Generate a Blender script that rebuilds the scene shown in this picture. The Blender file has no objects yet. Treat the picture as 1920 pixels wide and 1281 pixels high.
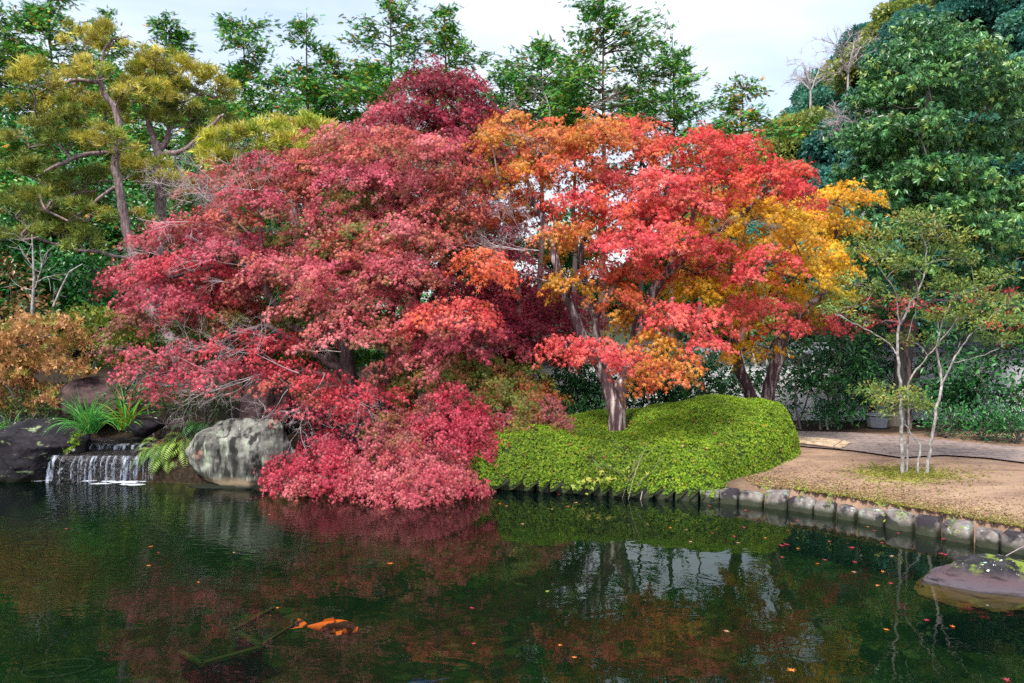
import bpy, bmesh, math, random
import numpy as np
from mathutils import Vector, noise as mnoise

R = math.radians
scene = bpy.context.scene
COL = scene.collection

# ------------------------------------------------------------------ camera
F = 1493.33          # focal length in photograph pixels (28 mm on 36 mm, 1920 wide)
CAMZ = 2.8
PITCH = R(1.55)
cam_d = bpy.data.cameras.new("camera")
cam_d.sensor_width = 36.0
cam_d.lens = 28.0
cam_d.clip_start = 0.1
cam_d.clip_end = 2000.0
cam = bpy.data.objects.new("camera", cam_d)
cam.location = (0, 0, CAMZ)
cam.rotation_euler = (R(90) - PITCH, 0, 0)
COL.objects.link(cam)
scene.camera = cam

# ------------------------------------------------------------------ world and sun
SUN_EL, SUN_AZ = R(57), R(208)      # azimuth: direction the light comes FROM, clockwise from +Y
w = bpy.data.worlds.new("World")
scene.world = w
w.use_nodes = True
nt = w.node_tree
nt.nodes.clear()
out = nt.nodes.new("ShaderNodeOutputWorld")
bg = nt.nodes.new("ShaderNodeBackground")
sky = nt.nodes.new("ShaderNodeTexSky")
sky.sky_type = 'NISHITA'
sky.sun_disc = False
sky.sun_elevation = SUN_EL
sky.sun_rotation = SUN_AZ
sky.dust_density = 1.5
tc = nt.nodes.new("ShaderNodeTexCoord")
mp = nt.nodes.new("ShaderNodeMapping")
mp.inputs["Scale"].default_value = (1.0, 1.0, 3.2)
mp.inputs["Location"].default_value = (0.35, 0.2, 0.15)
no = nt.nodes.new("ShaderNodeTexNoise")
no.inputs["Scale"].default_value = 1.7
no.inputs["Detail"].default_value = 7
no.inputs["Roughness"].default_value = 0.52
no.inputs["Distortion"].default_value = 0.5
cr = nt.nodes.new("ShaderNodeMapRange")
cr.inputs["From Min"].default_value = 0.36
cr.inputs["From Max"].default_value = 0.62
cr.inputs["To Min"].default_value = 0.25
cr.inputs["To Max"].default_value = 0.97
mx = nt.nodes.new("ShaderNodeMix")
mx.data_type = 'RGBA'
mx.inputs["B"].default_value = (7.8, 8.4, 9.2, 1)     # thin bright cloud
nt.links.new(tc.outputs["Generated"], mp.inputs["Vector"])
nt.links.new(mp.outputs["Vector"], no.inputs["Vector"])
nt.links.new(no.outputs["Fac"], cr.inputs["Value"])
nt.links.new(cr.outputs["Result"], mx.inputs["Factor"])
sks = nt.nodes.new("ShaderNodeVectorMath"); sks.operation = 'SCALE'; sks.inputs["Scale"].default_value = 1.7
nt.links.new(sky.outputs["Color"], sks.inputs[0]); nt.links.new(sks.outputs[0], mx.inputs["A"])
# an overcast sky is brighter overhead than at the horizon
sz_n = nt.nodes.new("ShaderNodeSeparateXYZ"); nt.links.new(tc.outputs["Generated"], sz_n.inputs[0])
zr = nt.nodes.new("ShaderNodeMapRange"); zr.inputs["From Min"].default_value = 0.3; zr.inputs["From Max"].default_value = 0.9
zr.inputs["To Min"].default_value = 1.0; zr.inputs["To Max"].default_value = 1.7
nt.links.new(sz_n.outputs["Z"], zr.inputs["Value"])
vm = nt.nodes.new("ShaderNodeVectorMath"); vm.operation = 'SCALE'
nt.links.new(mx.outputs["Result"], vm.inputs[0]); nt.links.new(zr.outputs["Result"], vm.inputs["Scale"])
nt.links.new(vm.outputs[0], bg.inputs["Color"])
bg.inputs["Strength"].default_value = 0.085
nt.links.new(bg.outputs["Background"], out.inputs["Surface"])

sun_d = bpy.data.lights.new("sun", 'SUN')
sun_d.energy = 3.7
sun_d.angle = R(10)
sun_d.color = (1.0, 0.95, 0.87)
sun = bpy.data.objects.new("sun", sun_d)
sd = Vector((math.sin(SUN_AZ) * math.cos(SUN_EL), math.cos(SUN_AZ) * math.cos(SUN_EL), math.sin(SUN_EL)))
sun.rotation_euler = sd.to_track_quat('Z', 'Y').to_euler()
sun.location = (0, -5, 30)
COL.objects.link(sun)

scene.view_settings.view_transform = 'Standard'
scene.view_settings.look = 'None'
scene.view_settings.exposure = 0.80
scene.view_settings.gamma = 1.0
scene.cycles.use_denoising = False
scene.cycles.denoising_prefilter = 'NONE'
scene.cycles.use_adaptive_sampling = False
scene.cycles.max_bounces = 6
scene.cycles.transparent_max_bounces = 12
scene.cycles.sample_clamp_indirect = 6.0

# ------------------------------------------------------------------ pixel -> world helpers
ca, sa = math.cos(PITCH), math.sin(PITCH)
def ray(px, py):
    u = (px - 960) / F; v = (640.5 - py) / F
    return np.array([u, ca + v * sa, -sa + v * ca])
def P(px, py, Y):
    d = ray(px, py); t = Y / d[1]
    return np.array([d[0] * t, Y, CAMZ + d[2] * t])
def G(px, py, z=0.0):
    d = ray(px, py); t = (z - CAMZ) / d[2]
    return np.array([d[0] * t, d[1] * t, z])

def lin(h):
    h = h.lstrip('#')
    c = [int(h[i:i + 2], 16) / 255 for i in (0, 2, 4)]
    return np.array([x / 12.92 if x <= .04045 else ((x + .055) / 1.055) ** 2.4 for x in c])

def tag(o, label=None, cat=None, group=None, kind=None):
    if label: o["label"] = label
    if cat: o["category"] = cat
    if group: o["group"] = group
    if kind: o["kind"] = kind
    return o
def empty(name, loc, label, cat, group=None):
    o = bpy.data.objects.new(name, None)
    o.location = tuple(loc); o.empty_display_size = 0.2
    COL.objects.link(o)
    return tag(o, label, cat, group)
def norm(a):
    return a / np.maximum(np.linalg.norm(a, axis=-1, keepdims=True), 1e-9)

def mk(name, V, Fc, mat, parent=None, col=None, smooth=False, origin=None):
    """V (n,3) world coordinates; Fc (m,k) array or list of arrays; parent is an Empty whose location is removed."""
    V = np.asarray(V, dtype=np.float64)
    off = None
    if parent is not None: off = np.array(parent_world(parent))
    elif origin is not None: off = np.asarray(origin, float)
    if off is not None: V = V - off
    me = bpy.data.meshes.new(name)
    if isinstance(Fc, list): groups = [np.asarray(f) for f in Fc if len(f)]
    else: groups = [np.asarray(Fc)]
    nl = sum(g.size for g in groups); nf = sum(len(g) for g in groups)
    me.vertices.add(len(V)); me.vertices.foreach_set("co", V.astype(np.float32).ravel())
    me.loops.add(nl); me.loops.foreach_set("vertex_index", np.concatenate([g.ravel() for g in groups]).astype(np.int32))
    me.polygons.add(nf)
    sizes = np.concatenate([np.full(len(g), g.shape[1]) for g in groups])
    starts = np.concatenate([[0], np.cumsum(sizes)[:-1]])
    me.polygons.foreach_set("loop_start", starts.astype(np.int32))
    me.polygons.foreach_set("loop_total", sizes.astype(np.int32))
    if smooth: me.polygons.foreach_set("use_smooth", np.ones(nf, dtype=bool))
    elif nf < 60: me.polygons.foreach_set("use_smooth", np.zeros(nf, dtype=bool))
    if col is not None:
        a = me.color_attributes.new("Col", 'FLOAT_COLOR', 'POINT')
        c4 = np.ones((len(V), 4), dtype=np.float32); c4[:, :3] = col
        a.data.foreach_set("color", c4.ravel())
    me.update(); me.validate()
    me.materials.append(mat)
    o = bpy.data.objects.new(name, me)
    COL.objects.link(o)
    if parent is not None: o.parent = parent
    elif origin is not None: o.location = tuple(origin)
    return o
def parent_world(p):
    l = Vector(p.location)
    while p.parent: p = p.parent; l = l + Vector(p.location)
    return l

# ------------------------------------------------------------------ materials
def newmat(name):
    m = bpy.data.materials.new(name); m.use_nodes = True
    n = m.node_tree; n.nodes.clear()
    return m, n, n.nodes.new("ShaderNodeOutputMaterial")
def N(n, t, **kw):
    x = n.nodes.new(t)
    for k, v in kw.items():
        if k in x.inputs: x.inputs[k].default_value = v
        else: setattr(x, k, v)
    return x
def foliage_mat(name, rough=0.45, transl=0.3, spec=0.35):
    m, n, o = newmat(name)
    a = N(n, "ShaderNodeVertexColor"); a.layer_name = "Col"
    b = N(n, "ShaderNodeBsdfPrincipled"); b.inputs["Roughness"].default_value = rough
    b.inputs["Specular IOR Level"].default_value = spec
    t = N(n, "ShaderNodeBsdfTranslucent")
    mixn = N(n, "ShaderNodeMixShader"); mixn.inputs[0].default_value = transl
    n.links.new(a.outputs[0], b.inputs["Base Color"]); n.links.new(a.outputs[0], t.inputs["Color"])
    n.links.new(b.outputs[0], mixn.inputs[1]); n.links.new(t.outputs[0], mixn.inputs[2])
    n.links.new(mixn.outputs[0], o.inputs["Surface"])
    return m
def noise_mat(name, cols, scale=3.0, detail=8, rough=0.85, bump=0.4, bscale=None, stretch=(1, 1, 1), bdist=0.02, spec=0.3, extra=None, pos=None):
    """procedural: noise drives a colour ramp and a bump"""
    m, n, o = newmat(name)
    tcn = N(n, "ShaderNodeTexCoord")
    mpn = N(n, "ShaderNodeMapping"); mpn.inputs["Scale"].default_value = stretch
    n.links.new(tcn.outputs["Object"], mpn.inputs["Vector"])
    t = N(n, "ShaderNodeTexNoise"); t.inputs["Scale"].default_value = scale; t.inputs["Detail"].default_value = detail
    t.inputs["Roughness"].default_value = 0.62
    n.links.new(mpn.outputs[0], t.inputs["Vector"])
    r = N(n, "ShaderNodeValToRGB")
    el = r.color_ramp.elements
    ps = pos or [0.3 + 0.4 * i / max(1, len(cols) - 1) for i in range(len(cols))]
    while len(el) < len(cols): el.new(0.5)
    for i, c in enumerate(cols):
        el[i].position = ps[i]; el[i].color = (*lin(c), 1) if isinstance(c, str) else (*c, 1)
    n.links.new(t.outputs["Fac"], r.inputs[0])
    b = N(n, "ShaderNodeBsdfPrincipled"); b.inputs["Roughness"].default_value = rough
    b.inputs["Specular IOR Level"].default_value = spec
    csock = r.outputs[0]
    if extra: csock = extra(n, tcn, csock, b)
    n.links.new(csock, b.inputs["Base Color"])
    t2 = N(n, "ShaderNodeTexNoise"); t2.inputs["Scale"].default_value = bscale or scale * 3; t2.inputs["Detail"].default_value = 8
    n.links.new(mpn.outputs[0], t2.inputs["Vector"])
    bp = N(n, "ShaderNodeBump"); bp.inputs["Strength"].default_value = bump; bp.inputs["Distance"].default_value = bdist
    n.links.new(t2.outputs["Fac"], bp.inputs["Height"]); n.links.new(bp.outputs[0], b.inputs["Normal"])
    n.links.new(b.outputs[0], o.inputs["Surface"])
    return m
def spots(color, scale, lo, hi, detail=3, zmax=None, rough=0.6, stretch=None, offset=(0, 0, 0), world=False):
    """extra(): patches of another substance (lichen, moss, damp) with a shape of their own"""
    def f(n, tcn, sock, b):
        src = tcn.outputs["Object"]
        if world:
            g = N(n, "ShaderNodeNewGeometry"); src = g.outputs["Position"]
        mpn = N(n, "ShaderNodeMapping"); mpn.inputs["Scale"].default_value = stretch or (1, 1, 1)
        mpn.inputs["Location"].default_value = offset
        n.links.new(src, mpn.inputs["Vector"])
        t = N(n, "ShaderNodeTexNoise"); t.inputs["Scale"].default_value = scale; t.inputs["Detail"].default_value = detail
        t.inputs["Roughness"].default_value = rough
        n.links.new(mpn.outputs[0], t.inputs["Vector"])
        mr = N(n, "ShaderNodeMapRange"); mr.inputs["From Min"].default_value = lo; mr.inputs["From Max"].default_value = hi
        n.links.new(t.outputs["Fac"], mr.inputs["Value"])
        mxn = N(n, "ShaderNodeMix"); mxn.data_type = 'RGBA'
        n.links.new(mr.outputs[0], mxn.inputs["Factor"]); n.links.new(sock, mxn.inputs["A"])
        mxn.inputs["B"].default_value = (*(lin(color) if isinstance(color, str) else color), 1)
        return mxn.outputs["Result"]
    return f
def zband(color, z0, z1, wob=0.05, scale=6):
    """extra(): another substance below height z0..z1 (world), with a ragged border"""
    def f(n, tcn, sock, b):
        g = N(n, "ShaderNodeNewGeometry"); s = N(n, "ShaderNodeSeparateXYZ"); n.links.new(g.outputs["Position"], s.inputs[0])
        t = N(n, "ShaderNodeTexNoise"); t.inputs["Scale"].default_value = scale; t.inputs["Detail"].default_value = 4
        n.links.new(g.outputs["Position"], t.inputs["Vector"])
        ma = N(n, "ShaderNodeMath", operation='MULTIPLY_ADD'); ma.inputs[1].default_value = wob * 2
        n.links.new(t.outputs["Fac"], ma.inputs[0]); n.links.new(s.outputs["Z"], ma.inputs[2])
        mr = N(n, "ShaderNodeMapRange"); mr.inputs["From Min"].default_value = z0 + wob; mr.inputs["From Max"].default_value = z1 + wob
        mr.inputs["To Min"].default_value = 1; mr.inputs["To Max"].default_value = 0
        n.links.new(ma.outputs[0], mr.inputs["Value"])
        mxn = N(n, "ShaderNodeMix"); mxn.data_type = 'RGBA'
        n.links.new(mr.outputs[0], mxn.inputs["Factor"]); n.links.new(sock, mxn.inputs["A"])
        mxn.inputs["B"].default_value = (*lin(color), 1)
        return mxn.outputs["Result"]
    return f
def chain(*fs):
    def f(n, tcn, sock, b):
        for g in fs: sock = g(n, tcn, sock, b)
        return sock
    return f

M_maple = foliage_mat("maple_leaf", 0.48, 0.28, 0.35)
M_needle = foliage_mat("pine_needle", 0.5, 0.2, 0.3)
M_cypress = foliage_mat("cypress_spray", 0.6, 0.12, 0.2)
M_broad = foliage_mat("glossy_leaf", 0.36, 0.18, 0.45)
M_soft = foliage_mat("soft_leaf", 0.5, 0.3, 0.3)
M_bark = noise_mat("dark_maple_bark", ['#2e2224', '#5a4646', '#8a7874'], 5, 8, 0.9, 0.8, 10, (3, 3, 0.6), 0.03)
M_bark_peel = noise_mat("peeling_bark", ['#38262a', '#4c363a', '#8a7a78', '#c2b6b2'], 4, 6, 0.9, 0.9, 9, (3.2, 3.2, 0.45), 0.03, pos=[.3, .5, .58, .68])
M_bark_pine = noise_mat("pine_bark", ['#483a3a', '#7c6666', '#a89a98'], 7, 8, 0.9, 0.9, 12, (2.2, 2.2, 0.6), 0.03)
M_bark_cyp = noise_mat("cypress_bark", ['#40342e', '#6b5c54'], 5, 6, 0.9, 0.6, 9, (3, 3, 0.3), 0.02)
M_bark_grey = noise_mat("grey_bark", ['#4a4642', '#77716a'], 5, 6, 0.9, 0.6, 9, (3, 3, 0.4), 0.02)
M_bark_pale = noise_mat("pale_lichen_bark", ['#4e4845', '#827c78', '#b0aba8'], 16, 6, 0.85, 0.4, 30, (1, 1, 0.8), 0.01, pos=[.3, .45, .65])
M_twig = noise_mat("pale_twig", ['#85777a', '#b9abab'], 8, 3, 0.85, 0.1)
M_twig_dark = noise_mat("brown_twig", ['#4a383a', '#7d686a'], 8, 3, 0.85, 0.1)

# ------------------------------------------------------------------ tubes
def tube_mesh(polys):
    """polys: list of (pts (k,3), radii (k,), sides) -> V, F(quads)"""
    Vs, Fs, base = [], [], 0
    for pts, rad, m in polys:
        pts = np.asarray(pts, float); rad = np.asarray(rad, float); k = len(pts)
        tg = np.gradient(pts, axis=0); tg = norm(tg)
        ref = np.where(np.abs(tg[:, 2:3]) > 0.92, np.array([[1., 0.1, 0]]), np.array([[0., 0.1, 1.]]))
        if k > 1 and (np.abs(tg[:, 2]).max() > .92 and np.abs(tg[:, 2]).min() < .92): ref[:] = np.array([0.83, 0.55, 0.1])
        a = norm(np.cross(tg, ref)); b = np.cross(tg, a)
        th = np.arange(m) * 2 * np.pi / m
        ring = a[:, None] * np.cos(th)[None, :, None] + b[:, None] * np.sin(th)[None, :, None]
        V = pts[:, None] + ring * rad[:, None, None]
        Vs.append(V.reshape(-1, 3))
        i = np.arange(k - 1)[:, None] * m; j = np.arange(m)[None]; j2 = (j + 1) % m
        Fs.append(base + np.stack([i + j, i + j2, i + m + j2, i + m + j], -1).reshape(-1, 4))
        base += k * m
    return np.concatenate(Vs), np.concatenate(Fs)
def sides(r): return 10 if r > .06 else 7 if r > .025 else 5 if r > .01 else 3

class Skel:
    def __init__(s): s.p = []; s.par = []; s.rmin = []; s.ok = []
    def add(s, p, par, rmin=0.0, ok=True):
        s.p.append(np.asarray(p, float)); s.par.append(par); s.rmin.append(rmin); s.ok.append(ok); return len(s.p) - 1
    def line(s, pts, radii, par=-1, sub=3, jit=0.0, rng=None, ok_from=0.0):
        pts = np.asarray(pts, float); n = len(pts)
        # catmull-rom
        out, rr = [], []
        for i in range(n - 1):
            p0, p1, p2, p3 = pts[max(i - 1, 0)], pts[i], pts[i + 1], pts[min(i + 2, n - 1)]
            for k in range(sub):
                t = k / sub
                out.append(.5 * ((2 * p1) + (-p0 + p2) * t + (2 * p0 - 5 * p1 + 4 * p2 - p3) * t * t + (-p0 + 3 * p1 - 3 * p2 + p3) * t ** 3))
                rr.append(radii[i] * (1 - t) + radii[i + 1] * t)
        out.append(pts[-1]); rr.append(radii[-1])
        ids = []
        for i, (q, r) in enumerate(zip(out, rr)):
            if par >= 0 and i == 0 and np.linalg.norm(q - s.p[par]) < 1e-4: ids.append(par); continue
            if jit and rng is not None and i > 0: q = q + rng.normal(0, jit, 3)
            par = s.add(q, par, r, i / len(out) >= ok_from); ids.append(par)
        return ids
    def attach(s, tgt, rng, arch=0.12, step=0.3, up=0.35, wig=0.035):
        A = np.array(s.p); d = np.linalg.norm(A - tgt, axis=1)
        cost = d + np.maximum(A[:, 2] - tgt[2] + 0.1, 0) * 1.0 + np.where(np.array(s.ok), 0, 50)
        i = int(np.argmin(cost)); a = s.p[i]; L = d[i]
        n = max(2, int(L / step)); par = i
        for k in range(1, n + 1):
            t = k / n
            q = a * (1 - t) + tgt * t
            q = q + np.array([0, 0, arch * L * math.sin(math.pi * t) * up * 2])
            if k < n: q = q + rng.normal(0, wig * min(L, 1.5), 3)
            par = s.add(q, par)
        return par
    def build(s, rtip=0.006, pw=2.3, rmax=None):
        n = len(s.p); ch = [[] for _ in range(n)]
        for i, p in enumerate(s.par):
            if p >= 0: ch[p].append(i)
        acc = np.zeros(n)
        for i in range(n - 1, -1, -1):
            acc[i] += 0 if ch[i] else rtip ** pw
            if s.par[i] >= 0: acc[s.par[i]] += acc[i] + 1e-7
        r = acc ** (1 / pw)
        if rmax is not None: r = np.minimum(r, rmax)
        rm = np.array(s.rmin)
        r = np.where(rm > 0, np.maximum(rm, 0.0), r)
        # children never thicker than parent
        for i in range(n):
            if s.par[i] >= 0: r[i] = min(r[i], r[s.par[i]] * 1.02)
        polys, done = [], set()
        for i in range(n):
            if s.par[i] < 0: starts = [(i, None)]
            else: starts = []
            for st, pre in starts: s._chain(st, pre, ch, r, polys)
        return polys
    def _chain(s, st, pre, ch, r, polys):
        stack = [(st, pre)]
        while stack:
            i, pre = stack.pop()
            pts = [s.p[pre]] if pre is not None else []
            rad = [min(r[i], r[pre])] if pre is not None else []
            while True:
                pts.append(s.p[i]); rad.append(r[i])
                if not ch[i]: break
                o = sorted(ch[i], key=lambda c: -r[c])
                for c in o[1:]: stack.append((c, i))
                i = o[0]
            if len(pts) > 1: polys.append((np.array(pts), np.array(rad), sides(max(rad))))

def bare_twigs(rng, origin, direction, L, depth=4, r0=0.014, polys=None, spread=0.6, grav=0.0):
    """recursive leafless branching"""
    if polys is None: polys = []
    d = norm(np.asarray(direction, float)); k = 5
    pts = [np.asarray(origin, float)]
    for i in range(k):
        d = norm(d + rng.normal(0, 0.16, 3) + np.array([0, 0, grav]))
        pts.append(pts[-1] + d * L / k)
    rad = np.linspace(r0, r0 * .55, k + 1)
    polys.append((np.array(pts), rad, sides(r0)))
    if depth > 0:
        for q in range(rng.integers(3, 5)):
            t = rng.integers(1, k + 1)
            nd = norm(d + rng.normal(0, spread, 3) * np.array([1, .8, .8]))
            bare_twigs(rng, pts[t], nd, L * rng.uniform(.5, .75), depth - 1, r0 * .6, polys, spread, grav)
    return polys

# ------------------------------------------------------------------ leaf templates: (verts, tris)
def lobes(angs, lens, w=.17, droop=-.18):
    V, T = [], []
    for a, l in zip(angs, lens):
        a = math.radians(a); c, s_ = math.cos(a), math.sin(a); b = len(V)
        V += [(-s_ * w, c * w, 0), (c * l, s_ * l, droop * l), (s_ * w, -c * w, 0)]
        T.append((b, b + 1, b + 2))
    return np.array(V, float), np.array(T)
T_maple = lobes([-84, -41, 0, 41, 84], [.6, .95, 1.1, .95, .6], .125, -.22)
T_maple3 = lobes([-60, 0, 60], [.8, 1, .8], .24)
def blade(l=1, wd=.4, fold=.12, bend=-.12):
    V = np.array([(0, 0, 0), (.45 * l, wd / 2, fold), (l, 0, bend), (.45 * l, -wd / 2, fold), (.5 * l, 0, 0)], float)
    return V, np.array([(0, 4, 1), (1, 4, 2), (0, 3, 4), (3, 2, 4)])
T_leaf = blade()
T_leaf_wide = blade(1, .55)
def diamond(wd=.45):
    return np.array([(0, 0, 0), (.5, wd / 2, .06), (1, 0, -.08), (.5, -wd / 2, .06)], float), np.array([(0, 1, 2), (0, 2, 3)])
T_dia = diamond()
def rosette(n=6, l=1, wd=.42, lift=.35, rnd=None):
    V, T = [], []
    for i in range(n):
        a = 2 * math.pi * i / n + (.4 if i % 2 else 0); c, s_ = math.cos(a), math.sin(a); b = len(V)
        h = lift + (.25 if i % 2 else 0)
        for (x, y, z) in ((.05, 0, 0), (.55, wd / 2, h * .6), (1, 0, h), (.55, -wd / 2, h * .6)):
            V.append((c * x * l - s_ * y, s_ * x * l + c * y, z))
        T += [(b, b + 1, b + 2), (b, b + 2, b + 3)]
    return np.array(V, float), np.array(T)
T_ros = rosette(6)
T_ros5 = rosette(5)
T_ros_hang = rosette(7, .8, .34, -.85)
def tuft(n=11, w=.05, seed=1):
    r = np.random.default_rng(seed); V, T = [], []
    for i in range(n):
        th = r.uniform(0, 2 * math.pi); ph = r.uniform(.1, 1.25)
        d = np.array([math.cos(ph), math.sin(ph) * math.cos(th), math.sin(ph) * math.sin(th)])
        s_ = norm(np.cross(d, r.normal(0, 1, 3))) * w; b = len(V)
        o = np.array([r.uniform(-.3, .1), 0, 0])
        V += [tuple(o + s_), tuple(o + d * r.uniform(.75, 1.1)), tuple(o - s_)]; T.append((b, b + 1, b + 2))
    return np.array(V, float), np.array(T)
T_tuft = tuft(9, .065)
def frond(seed=2, n=5):
    r = np.random.default_rng(seed); V, T = [], []
    for i in range(n):
        t = i / (n - 1)
        for sd_ in (-1, 1):
            a = math.radians(48 - 22 * t) * sd_ + r.normal(0, .1); l = (.5 - .25 * t) * r.uniform(.8, 1.2); x = .05 + .75 * t
            c, s_ = math.cos(a), math.sin(a); b = len(V); w_ = .075
            V += [(x - s_ * w_, c * w_, 0), (x + c * l, s_ * l, -.1 - .12 * r.random()), (x + s_ * w_, -c * w_, 0)]; T.append((b, b + 1, b + 2))
    b = len(V); V += [(0, -.05, 0), (1.1, 0, -.12), (0, .05, 0)]; T.append((b, b + 1, b + 2))
    return np.array(V, float), np.array(T)
T_frond = frond()

def cloud(name, tm, pos, tip, nrm, size, col, mat, parent=None, origin=None):
    tv, tf = tm
    x = norm(tip); y = norm(np.cross(nrm, x)); z = np.cross(x, y)
    size = np.broadcast_to(size, (len(pos),))
    V = pos[:, None] + size[:, None, None] * (tv[None, :, 0:1] * x[:, None] + tv[None, :, 1:2] * y[:, None] + tv[None, :, 2:3] * z[:, None])
    Fc = (tf[None] + (np.arange(len(pos)) * len(tv))[:, None, None]).reshape(-1, 3)
    C = np.repeat(col, len(tv), axis=0)
    return mk(name, V.reshape(-1, 3), Fc, mat, parent, C, origin=origin)

def vivid(c, k=1.03):
    l = float(c @ np.array([.25, .6, .15])); return np.clip(l + (c - l) * k, .004, .9) * .95
def pick(rng, pal, n):
    """pal: list of (hex, weight)"""
    cs = np.array([vivid(lin(h)) for h, _ in pal]); ws = np.array([q for _, q in pal], float); ws /= ws.sum()
    return cs[rng.choice(len(cs), n, p=ws)]

# leaf colours; UNDER is inner leaves' olive plus painted shade under the pads
PAL = {
 'crim': [('#b24656', 3), ('#c05264', 3), ('#a03848', 2), ('#c8646c', 1)],
 'rose': [('#c05a62', 3), ('#cc7074', 2), ('#b44a54', 3), ('#c06a58', 1.5)],
 'brick': [('#b24a46', 3), ('#c05a50', 2), ('#9c4e3c', 2), ('#c86c5c', 1)],
 'dark': [('#8a1c30', 3), ('#78182c', 3), ('#9c2840', 2), ('#a03048', 1)],
 'bright': [('#bc3a46', 3), ('#c64c56', 2), ('#ac3040', 2)],
 'pink': [('#d2504e', 3), ('#ca444a', 3), ('#de6c60', 2), ('#da6848', 1.5)],
 'red': [('#c83a3c', 3), ('#d24a44', 3), ('#bc3034', 2), ('#d4583c', 2)],
 'redor': [('#cc543c', 3), ('#c84a40', 3), ('#d06a44', 2), ('#c25c34', 2)],
 'orange': [('#cf6a3c', 3), ('#d47a4c', 2), ('#cc5a40', 2), ('#c48438', 2)],
 'salmon': [('#de6a4a', 3), ('#e0744a', 3), ('#d85a48', 2)],
 'amber': [('#c8842c', 3), ('#c07428', 2), ('#cc6a30', 2), ('#a8862a', 2)],
 'yellow': [('#d8a21e', 3), ('#d09420', 3), ('#dcae34', 2), ('#d88a34', 1)],
 'olivey': [('#a89424', 3), ('#8f8a28', 2), ('#c49a24', 2)],
 'mauve': [('#a0505a', 3), ('#985a50', 3), ('#8c4a48', 2), ('#8a6838', 2)],
 'rust': [('#96502e', 3), ('#8a5a30', 2), ('#a84a38', 2)],
 'olive': [('#70702c', 3), ('#86702e', 2), ('#5e6a2a', 3), ('#94583a', 2)],
 'weep': [('#bc5460', 3), ('#c86a70', 3), ('#b04650', 2), ('#b4625a', 2)],
 'weepred': [('#b03448', 3), ('#be4658', 3), ('#a02c3e', 2), ('#b4505c', 1)],
}
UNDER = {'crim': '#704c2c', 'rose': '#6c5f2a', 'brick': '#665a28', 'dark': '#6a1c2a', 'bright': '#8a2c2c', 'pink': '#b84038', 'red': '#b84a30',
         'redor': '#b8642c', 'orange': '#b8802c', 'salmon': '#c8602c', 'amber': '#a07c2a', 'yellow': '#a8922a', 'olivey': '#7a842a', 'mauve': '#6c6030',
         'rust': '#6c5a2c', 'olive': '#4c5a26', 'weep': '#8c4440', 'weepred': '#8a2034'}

def pads_from(px_list, Y, rng, dy=0.8, rz=.42, ry=1.0, scale=1.0):
    o = []
    for p in px_list:
        px, py, r, key = p[:4]
        dd = p[4] if len(p) > 4 else rng.uniform(-dy, dy)
        f_ = p[5] if len(p) > 5 else rz
        y = Y + dd; rr = r * y / F * scale
        C = P(px, py, y)
        o.append((C, rr * 1.05, rr * ry * rng.uniform(.85, 1.15), rr * f_, key))
    return o

def maple_leaves(rng, pads, size=.05, dens=42, nl=32, spray=.27, droop=.7, under=.62, tm=None):
    S, D, K, U, B = [], [], [], [], []
    for C, rx, ry, rz, key in pads:
        n = max(6, int(dens * math.pi * rx * ry))
        u = np.sqrt(rng.random(n)); th = rng.uniform(0, 2 * np.pi, n)
        lump = 1 + .22 * np.sin(th * 3 + rng.uniform(0, 6)) + .16 * np.sin(th * 5 + rng.uniform(0, 6))
        x = u * np.cos(th) * rx * lump; y = u * np.sin(th) * ry * lump
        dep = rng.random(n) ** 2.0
        z = rz * (1.3 * (1 - u ** 2.4) - .22) - dep * rz * .95 + rng.normal(0, .05, n)
        z += .12 * rz * np.sin(x * 7 + C[1] * 3) * np.cos(y * 6)
        S.append(C + np.stack([x, y, z], 1))
        outw = np.stack([np.cos(th), np.sin(th), np.zeros(n)], 1)
        d = outw * (.3 + .7 * u)[:, None] + rng.normal(0, .45, (n, 3)) * np.array([1, 1, .35]) + np.array([0, 0, -.1]) - np.array([0, 0, .35]) * u[:, None]
        D.append(norm(d)); U.append(dep)
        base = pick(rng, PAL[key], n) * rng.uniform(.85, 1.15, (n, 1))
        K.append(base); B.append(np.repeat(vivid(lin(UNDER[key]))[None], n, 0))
    S, D, K, U, B = map(np.concatenate, (S, D, K, U, B))
    n = len(S); up = np.array([0, 0, 1.])
    side = norm(np.cross(D, up + rng.normal(0, .15, (n, 3)))); sup = np.cross(side, D)
    i = np.repeat(np.arange(n), nl); m = len(i)
    t = rng.uniform(-.15, 1.1, m); v = rng.normal(0, 1, m) * (.5 - .28 * np.abs(t))
    pos = S[i] + D[i] * (t * spray)[:, None] + side[i] * (v * spray * .9)[:, None] + sup[i] * rng.normal(0, .028, m)[:, None] - up * (t.clip(0) ** 2 * .06)[:, None]
    tip = norm(D[i] * .55 + side[i] * (v * 1.1)[:, None] + rng.normal(0, .35, (m, 3)) - up * (droop * rng.uniform(.5, 1.3, m))[:, None])
    nrm = norm(sup[i] * .6 + D[i] * .45 + np.array([0, -.35, .25]) + rng.normal(0, .45, (m, 3)))
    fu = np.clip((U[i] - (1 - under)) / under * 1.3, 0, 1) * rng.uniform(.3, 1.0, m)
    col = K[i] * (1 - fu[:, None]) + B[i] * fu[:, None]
    col = col * rng.uniform(.8, 1.22, (m, 1)) * (1 + rng.normal(0, .05, (m, 3)))
    sz = size * rng.uniform(.75, 1.25, m)
    return pos, tip, nrm, sz, np.clip(col, .003, .9)

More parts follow.
